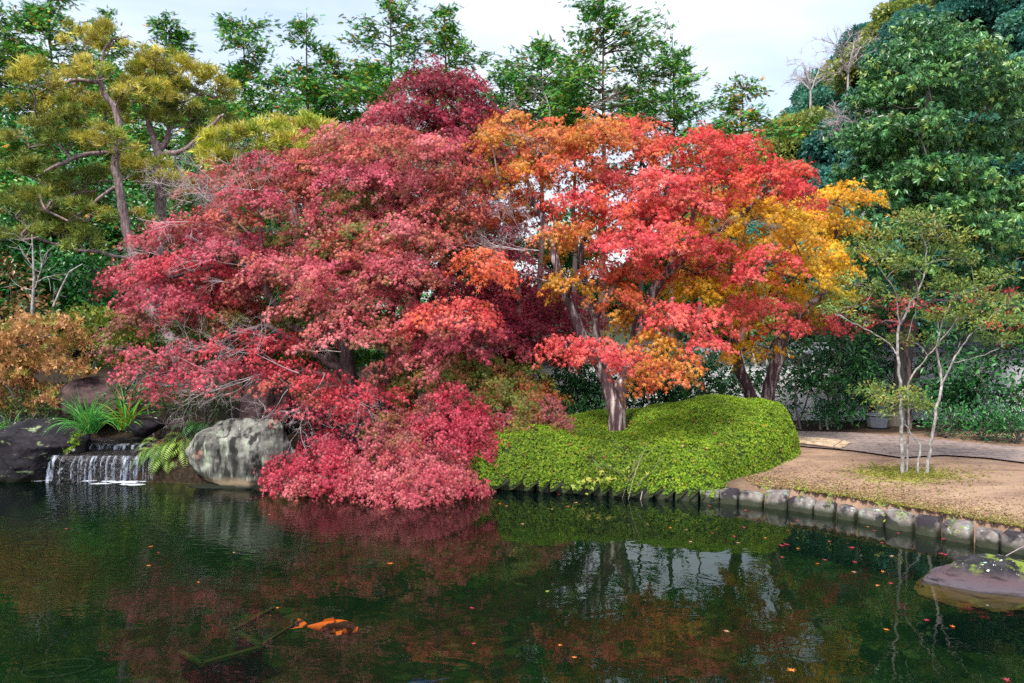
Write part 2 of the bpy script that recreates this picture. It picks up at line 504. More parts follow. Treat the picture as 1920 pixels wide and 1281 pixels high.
def pad_twigs(sk, rng, pads, n=6, node=None):
    """branchlets that carry a pad"""
    for idx, (C, rx, ry, rz, key) in enumerate(pads):
        e = sk.attach(C - np.array([0, 0, rz * .5]), rng)
        for k in range(n):
            a = 2 * math.pi * k / n + rng.uniform(-.4, .4); u = rng.uniform(.55, .95)
            q = C + np.array([math.cos(a) * rx * u, math.sin(a) * ry * u, rz * (.8 * (1 - u * u) - .45)])
            p0 = sk.p[e]; mid = (p0 + q) / 2 + np.array([0, 0, .1 * rx]) + rng.normal(0, .05, 3)
            m_ = sk.add(mid, e); sk.add(q, m_)

def maple_tree(name, label, group, base, trunks, pads, seed, size=.05, bark=None, tip=.0055, bare=None, bare_label=None, tm=None, **kw):
    rng = np.random.default_rng(seed)
    root = empty(name, base, label, "tree", group)
    sk = Skel()
    for tr in trunks:
        pts, rad = tr[:2]
        sk.line(pts, rad, -1, 4, .012, rng, ok_from=tr[2] if len(tr) > 2 else .3)
    tgt = sorted(pads, key=lambda p: np.min(np.linalg.norm(np.array(sk.p) - p[0], axis=1)))
    pad_twigs(sk, rng, tgt)
    V, Fc = tube_mesh(sk.build(tip))
    mk("trunk", V, Fc, bark or M_bark, root, smooth=True)
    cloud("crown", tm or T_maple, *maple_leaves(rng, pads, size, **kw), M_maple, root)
    if bare:
        polys = []
        for o_, d_, L_, r_ in bare: bare_twigs(rng, o_, d_, L_ * .92, 4, r_ * .62, polys)
        V, Fc = tube_mesh(polys)
        b = mk("bare_twigs", V, Fc, M_twig, root, smooth=True)
        if bare_label: b["label"] = bare_label
    return root, sk

# ------------------------------------------------------------------ the bank and the ground
bank_px = [(-900, 893), (-300, 897), (0, 899), (110, 901), (300, 906), (370, 910), (520, 917), (700, 921), (800, 919), (900, 913), (1000, 917), (1150, 927), (1250, 932),
           (1370, 941), (1500, 957), (1600, 974), (1750, 1003), (1920, 1037), (2150, 1085), (2500, 1150)]
BK = np.array([G(a, b, 0) for a, b in bank_px])[:, :2]
BK = np.vstack([[-60, BK[0, 1] + 1.0], [-22, BK[0, 1] + .4], BK, [BK[-1, 0] + 6, BK[-1, 1] - 14], [BK[-1, 0] + 7, -14]])
FRONT = BK[:-1]
def yb(x): return np.interp(x, BK[:-1, 0], BK[:-1, 1])
def smooth(t): t = np.clip(t, 0, 1); return t * t * (3 - 2 * t)
def land(x, y):
    s = y - yb(x)
    z = .27 + .02 * np.sin(x * .7 + 1) * np.sin(y * .5)
    left = smooth((-x - 1.2) / 3)
    z = z + left * (.18 * smooth(s / 1.2) + .75 * smooth((s - 1.2) / 6))
    z = z + .13 * left + .15 * smooth((s - .2) / 2.6) * (1 - left)
    z = z + .8 * smooth((y - 22) / 14)
    ch = smooth((x + 8.25) / .25) * smooth((-6.0 - x) / .25) * smooth((15.9 - y) / .5)   # the stream's channel
    return z * (1 - ch) + .30 * ch
def ground_z(x, y):
    s = y - yb(x)
    bed = -.62 - .25 * smooth(-s / 5)
    t = smooth((s + .02) / .14)
    return bed * (1 - t) + land(x, y) * t

xs = np.concatenate([np.linspace(-400, -30, 24), np.linspace(-29, -12, 40), np.linspace(-11.8, 11.5, 240), np.linspace(12, 40, 50), np.linspace(45, 400, 24)])
ys = np.concatenate([np.linspace(-300, -16, 14), np.linspace(-14, 8, 50), np.linspace(8.1, 17, 170), np.linspace(17.3, 45, 70), np.linspace(50, 500, 24)])
X, Yg = np.meshgrid(xs, ys)
Z = ground_z(X, Yg)
# land again beyond the far edges of the pond (behind and beside the camera)
edge = np.maximum(smooth((-Yg - 11.5) / 1.2), np.maximum(smooth((-X - 24) / 2), smooth((X - 15) / 1.2)))
Z = Z * (1 - edge) + np.maximum(Z, .5) * edge
nx, ny = len(xs), len(ys)
ii = (np.arange(ny - 1)[:, None] * nx + np.arange(nx - 1)[None]).ravel()
GF = np.stack([ii, ii + 1, ii + nx + 1, ii + nx], 1)

def ground_material():
    """bare earth and moss above the water line, pebbles and silt below it"""
    m, n, o = newmat("earth_and_pond_bed")
    g = N(n, "ShaderNodeNewGeometry"); sp = N(n, "ShaderNodeSeparateXYZ"); n.links.new(g.outputs["Position"], sp.inputs[0])
    def noise(scale, detail=6, rough=.6, sc=None):
        t = N(n, "ShaderNodeTexNoise"); t.inputs["Scale"].default_value = scale; t.inputs["Detail"].default_value = detail; t.inputs["Roughness"].default_value = rough
        if sc:
            mp_ = N(n, "ShaderNodeMapping"); mp_.inputs["Scale"].default_value = sc; n.links.new(g.outputs["Position"], mp_.inputs[0]); n.links.new(mp_.outputs[0], t.inputs[0])
        else: n.links.new(g.outputs["Position"], t.inputs["Vector"])
        return t.outputs["Fac"]
    def ramp(s, stops):
        r = N(n, "ShaderNodeValToRGB"); el = r.color_ramp.elements
        while len(el) < len(stops): el.new(.5)
        for e, (p_, c) in zip(el, stops): e.position = p_; e.color = (*lin(c), 1)
        n.links.new(s, r.inputs[0]); return r.outputs[0]
    def mixc(f, a, b):
        x = N(n, "ShaderNodeMix"); x.data_type = 'RGBA'
        n.links.new(f, x.inputs["Factor"]); n.links.new(a, x.inputs["A"]); n.links.new(b, x.inputs["B"]); return x.outputs["Result"]
    def mr(s, a, b, c=0, d=1):
        x = N(n, "ShaderNodeMapRange"); x.inputs[1].default_value = a; x.inputs[2].default_value = b; x.inputs[3].default_value = c; x.inputs[4].default_value = d
        n.links.new(s, x.inputs[0]); return x.outputs[0]
    def math2(op, a, b):
        x = N(n, "ShaderNodeMath", operation=op)
        for k, v in enumerate((a, b)):
            if isinstance(v, (int, float)): x.inputs[k].default_value = v
            else: n.links.new(v, x.inputs[k])
        return x.outputs[0]
    earth = ramp(noise(2.2, 8, .65, (.6, 1.2, 1)), [(.3, '#553e38'), (.42, '#7a5e52'), (.55, '#917562'), (.72, '#a38a70')])
    grit = ramp(noise(90, 3, .7), [(.35, '#54443a'), (.55, '#94806a'), (.7, '#b5a284')])
    earth = mixc(mr(noise(14, 5), .45, .62, .15, .6), earth, grit)
    moss = ramp(noise(40, 4), [(.35, '#5c5a2a'), (.6, '#8f9138')])
    # moss near the bank top and around the pale tree
    bx = math2('SUBTRACT', sp.outputs["X"], 5.95); by = math2('SUBTRACT', sp.outputs["Y"], 12.2)
    dist = math2('POWER', math2('ADD', math2('MULTIPLY', bx, bx), math2('MULTIPLY', by, by)), .5)
    near = mr(dist, 1.3, .2, 0, .38)
    nz = noise(3.5, 6, .7)
    earth = mixc(mr(math2('ADD', nz, near), .68, .86, 0, .8), earth, moss)
    # dark leaf mould on the left and under the trees
    mould = ramp(noise(18, 5), [(.35, '#1d1812'), (.6, '#33281e'), (.72, '#54402c')])
    xl = math2('ADD', sp.outputs["X"], math2('MULTIPLY', noise(1.2, 3), 1.2))
    earth = mixc(mr(xl, 4.9, 3.6), earth, mould)
    yl = math2('ADD', sp.outputs["Y"], math2('MULTIPLY', noise(1.5, 3), .6))
    earth = mixc(mr(yl, 16.6, 17.2), earth, mould)
    # pond bed: rounded pebbles under silt
    vo = N(n, "ShaderNodeTexVoronoi"); vo.inputs["Scale"].default_value = 6.5; vo.inputs["Randomness"].default_value = .85
    n.links.new(g.outputs["Position"], vo.inputs["Vector"])
    vd = N(n, "ShaderNodeTexVoronoi", feature='DISTANCE_TO_EDGE'); vd.inputs["Scale"].default_value = 6.5; vd.inputs["Randomness"].default_value = .85
    n.links.new(g.outputs["Position"], vd.inputs["Vector"])
    sepc = N(n, "ShaderNodeSeparateColor"); n.links.new(vo.outputs["Color"], sepc.inputs[0])
    peb = ramp(sepc.outputs[0], [(0, '#3c4018'), (.5, '#5c5a24'), (.85, '#74682c'), (1, '#908850')])
    silt = ramp(noise(1.3, 6), [(.35, '#2c3a1c'), (.65, '#505020')])
    peb = mixc(mr(vd.outputs["Distance"], 0, .09, .85, .0), peb, silt)
    bed = mixc(mr(noise(.8, 4), .42, .62, .15, .75), peb, silt)
    fin = mixc(mr(sp.outputs["Z"], -.05, .02), bed, earth)
    b = N(n, "ShaderNodeBsdfPrincipled"); b.inputs["Roughness"].default_value = .9; b.inputs["Specular IOR Level"].default_value = .15
    n.links.new(fin, b.inputs["Base Color"])
    bp = N(n, "ShaderNodeBump"); bp.inputs["Strength"].default_value = .5; bp.inputs["Distance"].default_value = .03
    n.links.new(noise(25, 8, .7), bp.inputs["Height"]); n.links.new(bp.outputs[0], b.inputs["Normal"])
    n.links.new(b.outputs[0], o.inputs["Surface"])
    return m
tag(mk("ground", np.stack([X, Yg, Z], -1).reshape(-1, 3), GF, ground_material(), smooth=True), kind="structure")

# ------------------------------------------------------------------ water
def water_material():
    m, n, o = newmat("pond_water")
    g = N(n, "ShaderNodeNewGeometry")
    # ripples: strong near the little waterfall, faint elsewhere
    d = N(n, "ShaderNodeVectorMath", operation='DISTANCE'); d.inputs[1].default_value = tuple(G(200, 900, 0)); n.links.new(g.outputs["Position"], d.inputs[0])
    amp = N(n, "ShaderNodeMapRange", interpolation_type='SMOOTHSTEP'); amp.inputs[1].default_value = 1.0; amp.inputs[2].default_value = 8.5; amp.inputs[3].default_value = 1.0; amp.inputs[4].default_value = .045
    n.links.new(d.outputs["Value"], amp.inputs[0])
    def noise(sc, scale, det, dist=0):
        mp_ = N(n, "ShaderNodeMapping"); mp_.inputs["Scale"].default_value = sc; n.links.new(g.outputs["Position"], mp_.inputs[0])
        t = N(n, "ShaderNodeTexNoise"); t.inputs["Scale"].default_value = scale; t.inputs["Detail"].default_value = det; t.inputs["Distortion"].default_value = dist
        n.links.new(mp_.outputs[0], t.inputs[0]); return t.outputs["Fac"]
    a1 = noise((.8, 2.6, 1), 5.5, 2, .4)
    a2 = noise((1, 1.1, 1), 2.6, 1.5, 1.0)
    mul = N(n, "ShaderNodeMath", operation='MULTIPLY'); n.links.new(a1, mul.inputs[0]); n.links.new(amp.outputs[0], mul.inputs[1])
    ad = N(n, "ShaderNodeMath", operation='MULTIPLY_ADD'); n.links.new(a2, ad.inputs[0]); ad.inputs[1].default_value = .32; n.links.new(mul.outputs[0], ad.inputs[2])
    bp = N(n, "ShaderNodeBump"); bp.inputs["Strength"].default_value = .5; bp.inputs["Distance"].default_value = .014
    n.links.new(ad.outputs[0], bp.inputs["Height"])
    gl = N(n, "ShaderNodeBsdfGlossy"); gl.inputs["Roughness"].default_value = .012; n.links.new(bp.outputs[0], gl.inputs["Normal"])
    tr = N(n, "ShaderNodeBsdfTransparent"); tr.inputs["Color"].default_value = (.92, .95, .92, 1)
    mk_ = N(n, "ShaderNodeBsdfDiffuse"); mk_.inputs["Color"].default_value = (.004, .020, .016, 1)
    ms = N(n, "ShaderNodeMixShader"); ms.inputs[0].default_value = .14
    n.links.new(tr.outputs[0], ms.inputs[1]); n.links.new(mk_.outputs[0], ms.inputs[2])
    fr = N(n, "ShaderNodeFresnel"); fr.inputs["IOR"].default_value = 1.42; n.links.new(bp.outputs[0], fr.inputs["Normal"])
    fm = N(n, "ShaderNodeMixShader"); n.links.new(fr.outputs[0], fm.inputs[0]); n.links.new(ms.outputs[0], fm.inputs[1]); n.links.new(gl.outputs[0], fm.inputs[2])
    n.links.new(fm.outputs[0], o.inputs["Surface"])
    va = N(n, "ShaderNodeVolumeAbsorption"); va.inputs["Color"].default_value = (.26, .54, .32, 1); va.inputs["Density"].default_value = 1.3
    n.links.new(va.outputs[0], o.inputs["Volume"])
    return m
wv = np.array([[x, y, z] for z in (-1.6, 0) for x, y in ((-26, -14), (18, -14), (18, 18), (-26, 18))], float)
tag(mk("water", wv, np.array([[4, 5, 6, 7], [3, 2, 1, 0], [0, 1, 5, 4], [1, 2, 6, 5], [2, 3, 7, 6], [3, 0, 4, 7]]), water_material()), kind="structure")

# ------------------------------------------------------------------ path and wall
def strip(pa, pb, dz, name, mat, kind=None):
    pa, pb = np.array(pa), np.array(pb); n_ = len(pa); k = 8
    V = np.array([[pa[i] * (1 - t) + pb[i] * t for t in np.linspace(0, 1, k)] for i in range(n_)]).reshape(-1, 2)
    z = land(V[:, 0], V[:, 1]) + dz
    V3 = np.column_stack([V, z])
    i = np.arange(n_ - 1)[:, None] * k; j = np.arange(k - 1)[None]
    Fq = np.stack([i + j, i + k + j, i + k + j + 1, i + j + 1], -1).reshape(-1, 4)
    return mk(name, V3, Fq, mat, smooth=True)
ZP = .40
front = [G(a, b, ZP)[:2] for a, b in [(1380, 826), (1490, 838), (1600, 848), (1690, 862), (1770, 858), (1850, 864), (1930, 874), (2100, 895), (2400, 925)]]
back = [G(a, b, ZP)[:2] for a, b in [(1380, 806), (1490, 811), (1600, 815), (1700, 824), (1780, 832), (1860, 840), (1940, 846), (2100, 858), (2400, 880)]]
fx = np.array(front); bx_ = np.array(back)
def dense(p, n_=60):
    t = np.linspace(0, len(p) - 1, n_); return np.column_stack([np.interp(t, range(len(p)), p[:, 0]), np.interp(t, range(len(p)), p[:, 1])])
def path_mat():
    m, n, o = newmat("dark_stone_path")
    g = N(n, "ShaderNodeNewGeometry")
    mp_ = N(n, "ShaderNodeMapping"); mp_.inputs["Rotation"].default_value = (0, 0, R(14)); n.links.new(g.outputs["Position"], mp_.inputs[0])
    br = N(n, "ShaderNodeTexBrick"); br.inputs["Scale"].default_value = 1.0; br.inputs["Brick Width"].default_value = .62; br.inputs["Row Height"].default_value = .24
    br.inputs["Mortar Size"].default_value = .012; br.inputs["Color1"].default_value = (*lin('#5c5152'), 1); br.inputs["Color2"].default_value = (*lin('#7b6c68'), 1); br.inputs["Mortar"].default_value = (*lin('#3c3434'), 1)
    n.links.new(mp_.outputs[0], br.inputs[0])
    t = N(n, "ShaderNodeTexNoise"); t.inputs["Scale"].default_value = 7; t.inputs["Detail"].default_value = 8; n.links.new(g.outputs["Position"], t.inputs[0])
    mr = N(n, "ShaderNodeMapRange"); mr.inputs[1].default_value = .35; mr.inputs[2].default_value = .7; n.links.new(t.outputs[0], mr.inputs[0])
    x = N(n, "ShaderNodeMix"); x.data_type = 'RGBA'; x.inputs["B"].default_value = (*lin('#8d7a70'), 1); n.links.new(mr.outputs[0], x.inputs["Factor"]); n.links.new(br.outputs[0], x.inputs["A"])
    b = N(n, "ShaderNodeBsdfPrincipled"); b.inputs["Roughness"].default_value = .85; n.links.new(x.outputs["Result"], b.inputs["Base Color"])
    bp = N(n, "ShaderNodeBump"); bp.inputs["Strength"].default_value = .6; bp.inputs["Distance"].default_value = .02; n.links.new(br.outputs["Fac"], bp.inputs["Height"]); bp.invert = True
    n.links.new(bp.outputs[0], b.inputs["Normal"]); n.links.new(b.outputs[0], o.inputs["Surface"])
    return m
tag(strip(dense(fx), dense(bx_), .03, "path", path_mat()), kind="structure")

def box_mesh(bm, c, s, rz=0.0, bevel=0.0):
    r = bmesh.ops.create_cube(bm, size=1.0)
    vs = r['verts']
    cz, sz_ = math.cos(rz), math.sin(rz)
    for v in vs:
        x, y, z = v.co.x * s[0], v.co.y * s[1], v.co.z * s[2]
        v.co = (c[0] + x * cz - y * sz_, c[1] + x * sz_ + y * cz, c[2] + z)
    if bevel:
        es = {e for v in vs for e in v.link_edges}
        bmesh.ops.bevel(bm, geom=list(es), offset=bevel, segments=2, affect='EDGES')
def from_bm(name, bm, mat, parent=None, origin=None, smooth=False):
    me = bpy.data.meshes.new(name)
    off = Vector(parent_world(parent)) if parent is not None else Vector(origin if origin is not None else (0, 0, 0))
    for v in bm.verts: v.co -= off
    bmesh.ops.recalc_face_normals(bm, faces=bm.faces)
    bm.to_mesh(me); bm.free()
    me.materials.append(mat)
    if smooth:
        for p in me.polygons: p.use_smooth = True
    o = bpy.data.objects.new(name, me); COL.objects.link(o)
    if parent is not None: o.parent = parent
    elif origin is not None: o.location = tuple(origin)
    return o

M_plaster = noise_mat("white_plaster", ['#c9cbd2', '#dfe0e4', '#e8e8ea'], 1.5, 8, .9, .15, 30)
M_tile = noise_mat("grey_roof_tile", ['#4c5056', '#7a7e84'], 6, 5, .6, .3)
WY = 19.0
wall = empty("garden_wall", (10, WY, .5), "long white plaster wall with a grey tiled coping behind the laurel bushes", "wall")
bm = bmesh.new(); box_mesh(bm, (13, WY, 1.1), (27, .28, 1.9)); from_bm("wall_face", bm, M_plaster, wall)
bm = bmesh.new()
for sg in (-1, 1):
    n_ = 96
    for k in range(n_):
        x = -.5 + 27 * k / n_ + .14
        box_mesh(bm, (x, WY + sg * .17, 2.105 - abs(sg) * .0), (.24, .34, .035))
for v in bm.verts:
    v.co.z -= abs(v.co.y - WY) * .42 - .07
box_mesh(bm, (13, WY, 2.22), (27, .12, .09), 0, .02)
from_bm("coping", bm, M_tile, wall)

# ------------------------------------------------------------------ stone kerb posts along the bank
M_kerb = noise_mat("kerb_stone", ['#4a4544', '#766e6a', '#988e88'], 6, 8, .88, .7, 18, (1, 1, 1), .015,
                   extra=chain(spots('#7f9684', 8, .56, .66, 7, offset=(3, 1, 0), world=True), spots('#a9aea6', 11, .60, .68, 7, offset=(7, 4, 2), world=True),
                               spots('#2a242a', 2.6, .50, .58, 7, world=True), zband('#35382a', .06, .14, .05)))
arc = [BK[0]]
px_line = np.array([G(p_, q_, 0)[:2] for p_, q_ in bank_px if p_ >= 700])
seg = np.linalg.norm(np.diff(px_line, axis=0), axis=1); cum = np.concatenate([[0], np.cumsum(seg)])
rng = np.random.default_rng(5)
s_ = .25; ki = 0
# start at x of pixel 880
while s_ < cum[-1] - .5:
    wd = rng.uniform(.21, .38)
    sm = s_ + wd / 2
    x = np.interp(sm, cum, px_line[:, 0]); y = np.interp(sm, cum, px_line[:, 1])
    x2 = np.interp(sm + .1, cum, px_line[:, 0]); y2 = np.interp(sm + .1, cum, px_line[:, 1])
    ang = math.atan2(y2 - y, x2 - x)
    top = .225 + rng.uniform(-.045, .035) - (.03 if x < 2.2 else 0)
    bm = bmesh.new()
    bmesh.ops.create_cube(bm, size=1)
    bmesh.ops.subdivide_edges(bm, edges=bm.edges[:], cuts=5, use_grid_fill=True)
    sd_ = rng.uniform(0, 100)
    for v in bm.verts:
        p = v.co
        # rounded log-like post
        f2 = 1 - .16 * (abs(p.x) * 2) ** 5
        yy = p.y * .30 * f2; xx = p.x * wd * .96
        zt = (p.z + .5); zz = -.75 + zt ** .8 * (top + .75)
        if zt > .8:
            k = (zt - .8) / .2; zz -= .016 * (abs(p.x) * 2) ** 4 * k + .02 * (abs(p.y) * 2) ** 4 * k
        nv = mnoise.noise_vector(Vector((xx * 5 + sd_, yy * 5, zz * 5))) * .036
        v.co = (xx + nv.x * .6, yy + nv.y, zz + nv.z * (.8 if zt > .7 else .2))
        v.co.z += rng.uniform(-.004, .004)
    o = from_bm("kerb_stone", bm, M_kerb, smooth=True)
    o.location = (x, y + (.04 if x > 3.5 else -.03), 0); o.rotation_euler = (rng.uniform(-.04, .06), 0, ang + rng.uniform(-.05, .05))
    under_hedge = x < 3.5
    tag(o, "short grey stone post of the pond edge, topped by the clipped hedge" if under_hedge else "lichen-spotted stone post of the pond edge in front of the bare earth bank", "kerb stone",
        "stone posts edging the pond under the hedge" if under_hedge else "stone posts edging the pond below the bare earth")
    s_ += wd + rng.uniform(.02, .065); ki += 1

# ------------------------------------------------------------------ rocks
def rock(name, label, c, size, seed, mat, cuts=9, rz=0, amp=.06, sub=6, zpow=1.0, cut_lo=.62):
    rng = np.random.default_rng(seed)
    bm = bmesh.new(); bmesh.ops.create_icosphere(bm, subdivisions=sub, radius=1.0)
    V = np.array([v.co[:] for v in bm.verts])
    for k in range(cuts):
        n_ = norm(rng.normal(0, 1, 3)); d = rng.uniform(cut_lo, .9)
        t = V @ n_ - d
        V = V - np.where(t > 0, t, 0)[:, None] * n_ * .93
    for i, v in enumerate(bm.verts):
        p = V[i]
        q = Vector(p * 1.6 + seed * 3.7)
        nz = mnoise.fractal(q, 1.0, 2.1, 6) * amp * 2.0
        ridge = abs(mnoise.noise(Vector((p[0] * 2.6 + seed, p[1] * 2.6, p[2] * 5)))) * amp * .8
        V[i] = p * (1 + nz - ridge)
    V = V * np.array(size)
    cz, sz_ = math.cos(rz), math.sin(rz)
    V = np.stack([V[:, 0] * cz - V[:, 1] * sz_, V[:, 0] * sz_ + V[:, 1] * cz, V[:, 2]], 1)
    for i, v in enumerate(bm.verts): v.co = V[i]
    o = from_bm(name, bm, mat, smooth=True)
    o.location = tuple(c)
    return tag(o, label, "rock")
M_rock_dark = noise_mat("dark_wet_rock", ['#0e0c10', '#1a171d', '#332c31'], 3, 9, .8, .9, 16, (1, 1, 1), .03, .2,
                        extra=chain(spots('#c8c4c0', 5.5, .66, .69, 3, offset=(2, 5, 1)), spots('#7f8c68', 3.0, .62, .70, 6, offset=(9, 1, 4), stretch=(1, 1, 2.5)), zband('#191b10', .05, .10, .04)))
M_rock_brown = noise_mat("brown_purple_rock", ['#241a1c', '#403032', '#5e4a48'], 2.5, 9, .85, .8, 12, (1, 1, 1), .03, .15)
M_rock_pale = noise_mat("pale_lichen_boulder", ['#363531', '#56554f', '#75746c', '#929187'], 2.6, 10, .85, .6, 14, (1.6, 1.6, .8), .02,
                        extra=chain(spots('#86907c', 2.6, .55, .64, 7, stretch=(3.0, 3.0, .5), offset=(1, 2, 0)), spots('#b4b6ae', 3.4, .62, .68, 7, stretch=(3, 3, .6), offset=(5, 8, 0)),
                                    spots('#23221f', 2.2, .49, .58, 8, stretch=(2.4, 2.4, .6), offset=(4, 2, 7)), spots('#8d6a5c', 3.0, .62, .7, 5, offset=(1, 9, 2)), zband('#6b5d4a', .10, .2, .06), zband('#33352a', .02, .08, .03)))
M_rock_round = noise_mat("purple_grey_rock", ['#111012', '#242326', '#3e3b3d'], 5, 9, .8, .9, 26, (1, 1, 1), .02, .2,
                         extra=chain(spots('#cfcccf', 22, .68, .7, 2, offset=(1, 3, 2)), spots('#87b5a0', 5, .66, .69, 5, offset=(5, 2, 8)), spots('#66742a', 4.5, .54, .62, 7, offset=(2, 7, 1)), zband('#4c3e42', .10, .18, .03, 4), zband('#4a4248', .03, .07, .02, 4), zband('#5a4418', -.03, .0, .02, 4)))

c = P(30, 850, 14.4); rock("boulder", "dark boulder with pale lichen specks rising left of the little waterfall", (P(62, 840, 14.3)[0], 14.3, .50), (1.0, .8, .86), 24, M_rock_dark, 14, .2, .06, zpow=1, cut_lo=.5)
rock("boulder", "low dark rock slanting into the pond at the left edge of the photo", (P(-30, 860, 14.0)[0], 14.05, .15), (.75, .6, .62), 26, M_rock_dark, 8, -.3, .05)
rock("boulder", "brown purple rounded boulder behind the grass tuft under the golden shrub", (P(172, 770, 15.8)[0], 15.9, 1.15), (.72, .6, .52), 33, M_rock_brown, 4, 0, .04, cut_lo=.75)
rock("boulder", "large pale lichen-streaked boulder between the fern and the red maple mound", (P(474, 860, 13.7)[0] , 13.75, .40), (1.18, .72, .74), 47, M_rock_pale, 13, -.06, .055, cut_lo=.55)
rock("boulder", "tall dark upright rock half hidden by bare twigs behind the pale boulder", (P(500, 740, 15.2)[0], 15.2, .95), (.50, .42, .95), 55, M_rock_brown, 7, .4, .06)
rock("boulder", "dark low rock in the shade beneath the bright red maple sprays", (P(640, 800, 14.4)[0], 14.4, .55), (.75, .5, .5), 57, M_rock_dark, 7, .1, .06)
rock("boulder", "mossy purple grey rock lying in the shallow water at the right edge of the photo", G(1915, 1108, 0) + np.array([.06, .22, -.02]), (1.0, .56, .26), 61, M_rock_round, 9, -.12, .08, cut_lo=.62)
rock("stone", "narrow flat stone ledge at the water line below the pale boulder", (P(455, 912, 13.25)[0], 13.35, .0), (.95, .22, .10), 71, M_rock_dark, 6, -.04, .06)
for k, (px, py, Yp, sx, sz_, lab) in enumerate([(268, 800, 15.0, .38, .22, "small dark stone under the strap-leaved plant beside the upper step"), (-20, 795, 15.3, .5, .3, "mossy dark stone behind the grass at the left edge"),
                                              (735, 905, 13.9, .7, .32, "dark shaded stone beneath the pink weeping maple at the water")]):
    rock("stone", lab, P(px, py, Yp) + np.array([0, 0, .0]), (sx, .35, sz_), 80 + k, M_rock_dark, 7, .1, .06, 4)

# ------------------------------------------------------------------ the waterfall
M_wet = noise_mat("wet_dark_stone", ['#08070a', '#151216', '#2c241f', '#54505c'], 14, 8, .3, 1.0, 30, (1, 1, .6), .05, .6, pos=[.3, .48, .6, .72])
def stream_mat():
    m, n, o = newmat("falling_water")
    tcn = N(n, "ShaderNodeTexCoord"); mp_ = N(n, "ShaderNodeMapping"); mp_.inputs["Scale"].default_value = (22, 10, 5.5); n.links.new(tcn.outputs["Object"], mp_.inputs[0])
    t = N(n, "ShaderNodeTexNoise"); t.inputs["Scale"].default_value = 1; t.inputs["Detail"].default_value = 5; n.links.new(mp_.outputs[0], t.inputs[0])
    mr = N(n, "ShaderNodeMapRange"); mr.inputs[1].default_value = .40; mr.inputs[2].default_value = .66; mr.inputs[3].default_value = .0; mr.inputs[4].default_value = .5; n.links.new(t.outputs[0], mr.inputs[0])
    b = N(n, "ShaderNodeBsdfPrincipled"); b.inputs["Base Color"].default_value = (.52, .58, .70, 1); b.inputs["Roughness"].default_value = .25
    tr = N(n, "ShaderNodeBsdfTransparent"); ms = N(n, "ShaderNodeMixShader"); n.links.new(mr.outputs[0], ms.inputs[0]); n.links.new(tr.outputs[0], ms.inputs[1]); n.links.new(b.outputs[0], ms.inputs[2])
    n.links.new(ms.outputs[0], o.inputs[0]); return m
def foam_mat():
    m, n, o = newmat("white_foam")
    tcn = N(n, "ShaderNodeTexCoord"); t = N(n, "ShaderNodeTexNoise"); t.inputs["Scale"].default_value = 12; t.inputs["Detail"].default_value = 8; t.inputs["Roughness"].default_value = .7; n.links.new(tcn.outputs["Object"], t.inputs[0])
    a = N(n, "ShaderNodeVertexColor"); a.layer_name = "Col"
    ad = N(n, "ShaderNodeMath", operation='ADD'); n.links.new(t.outputs[0], ad.inputs[0]); n.links.new(a.outputs[0], ad.inputs[1])
    mr = N(n, "ShaderNodeMapRange"); mr.inputs[1].default_value = 1.08; mr.inputs[2].default_value = 1.5; n.links.new(ad.outputs[0], mr.inputs[0])
    b = N(n, "ShaderNodeBsdfPrincipled"); b.inputs["Base Color"].default_value = (.82, .87, .95, 1); b.inputs["Roughness"].default_value = .5
    tr = N(n, "ShaderNodeBsdfTransparent"); ms = N(n, "ShaderNodeMixShader"); n.links.new(mr.outputs[0], ms.inputs[0]); n.links.new(tr.outputs[0], ms.inputs[1]); n.links.new(b.outputs[0], ms.inputs[2])
    n.links.new(ms.outputs[0], o.inputs[0]); return m
M_stream, M_foam = stream_mat(), foam_mat()
YL, YU = 13.75, 14.55
zl = P(200, 856, YL)[2]; zu = P(200, 833, YU)[2]
xl0, xl1 = P(98, 880, YL)[0], P(296, 880, YL)[0]
xu0, xu1 = P(132, 845, YU)[0], P(290, 845, YU)[0]
fall = empty("waterfall", ((xl0 + xl1) / 2, YL, 0), "low two-step waterfall of dark wet stone with thin white streams", "waterfall")
def rough_block(x0, x1, y0, y1, z0, z1, seed):
    bm = bmesh.new(); bmesh.ops.create_cube(bm, size=1); bmesh.ops.subdivide_edges(bm, edges=bm.edges[:], cuts=22, use_grid_fill=True)
    for v in bm.verts:
        p = Vector((x0 + (v.co.x + .5) * (x1 - x0), y0 + (v.co.y + .5) * (y1 - y0), z0 + (v.co.z + .5) * (z1 - z0)))
        front_ = v.co.y < -.49; top_ = v.co.z > .49
        nv = mnoise.fractal(Vector((p.x * 5 + seed, p.y * 5, p.z * 3)), 1, 2, 5) * .045
        if front_: p.y += nv - .03 * (mnoise.noise(Vector((p.x * 9, seed, p.z * 2))))
        if top_: p.z += nv * .35
        if front_ and top_: p.y += .03; p.z -= .012
        v.co = p
    return bm
from_bm("lower_step", rough_block(xl0, xl1, YL, YL + 1.1, -.7, zl, 3), M_wet, fall, smooth=True)
from_bm("upper_step", rough_block(xu0, xu1, YU, YU + .9, zl - .1, zu, 9), M_wet, fall, smooth=True)
rng = np.random.default_rng(9)
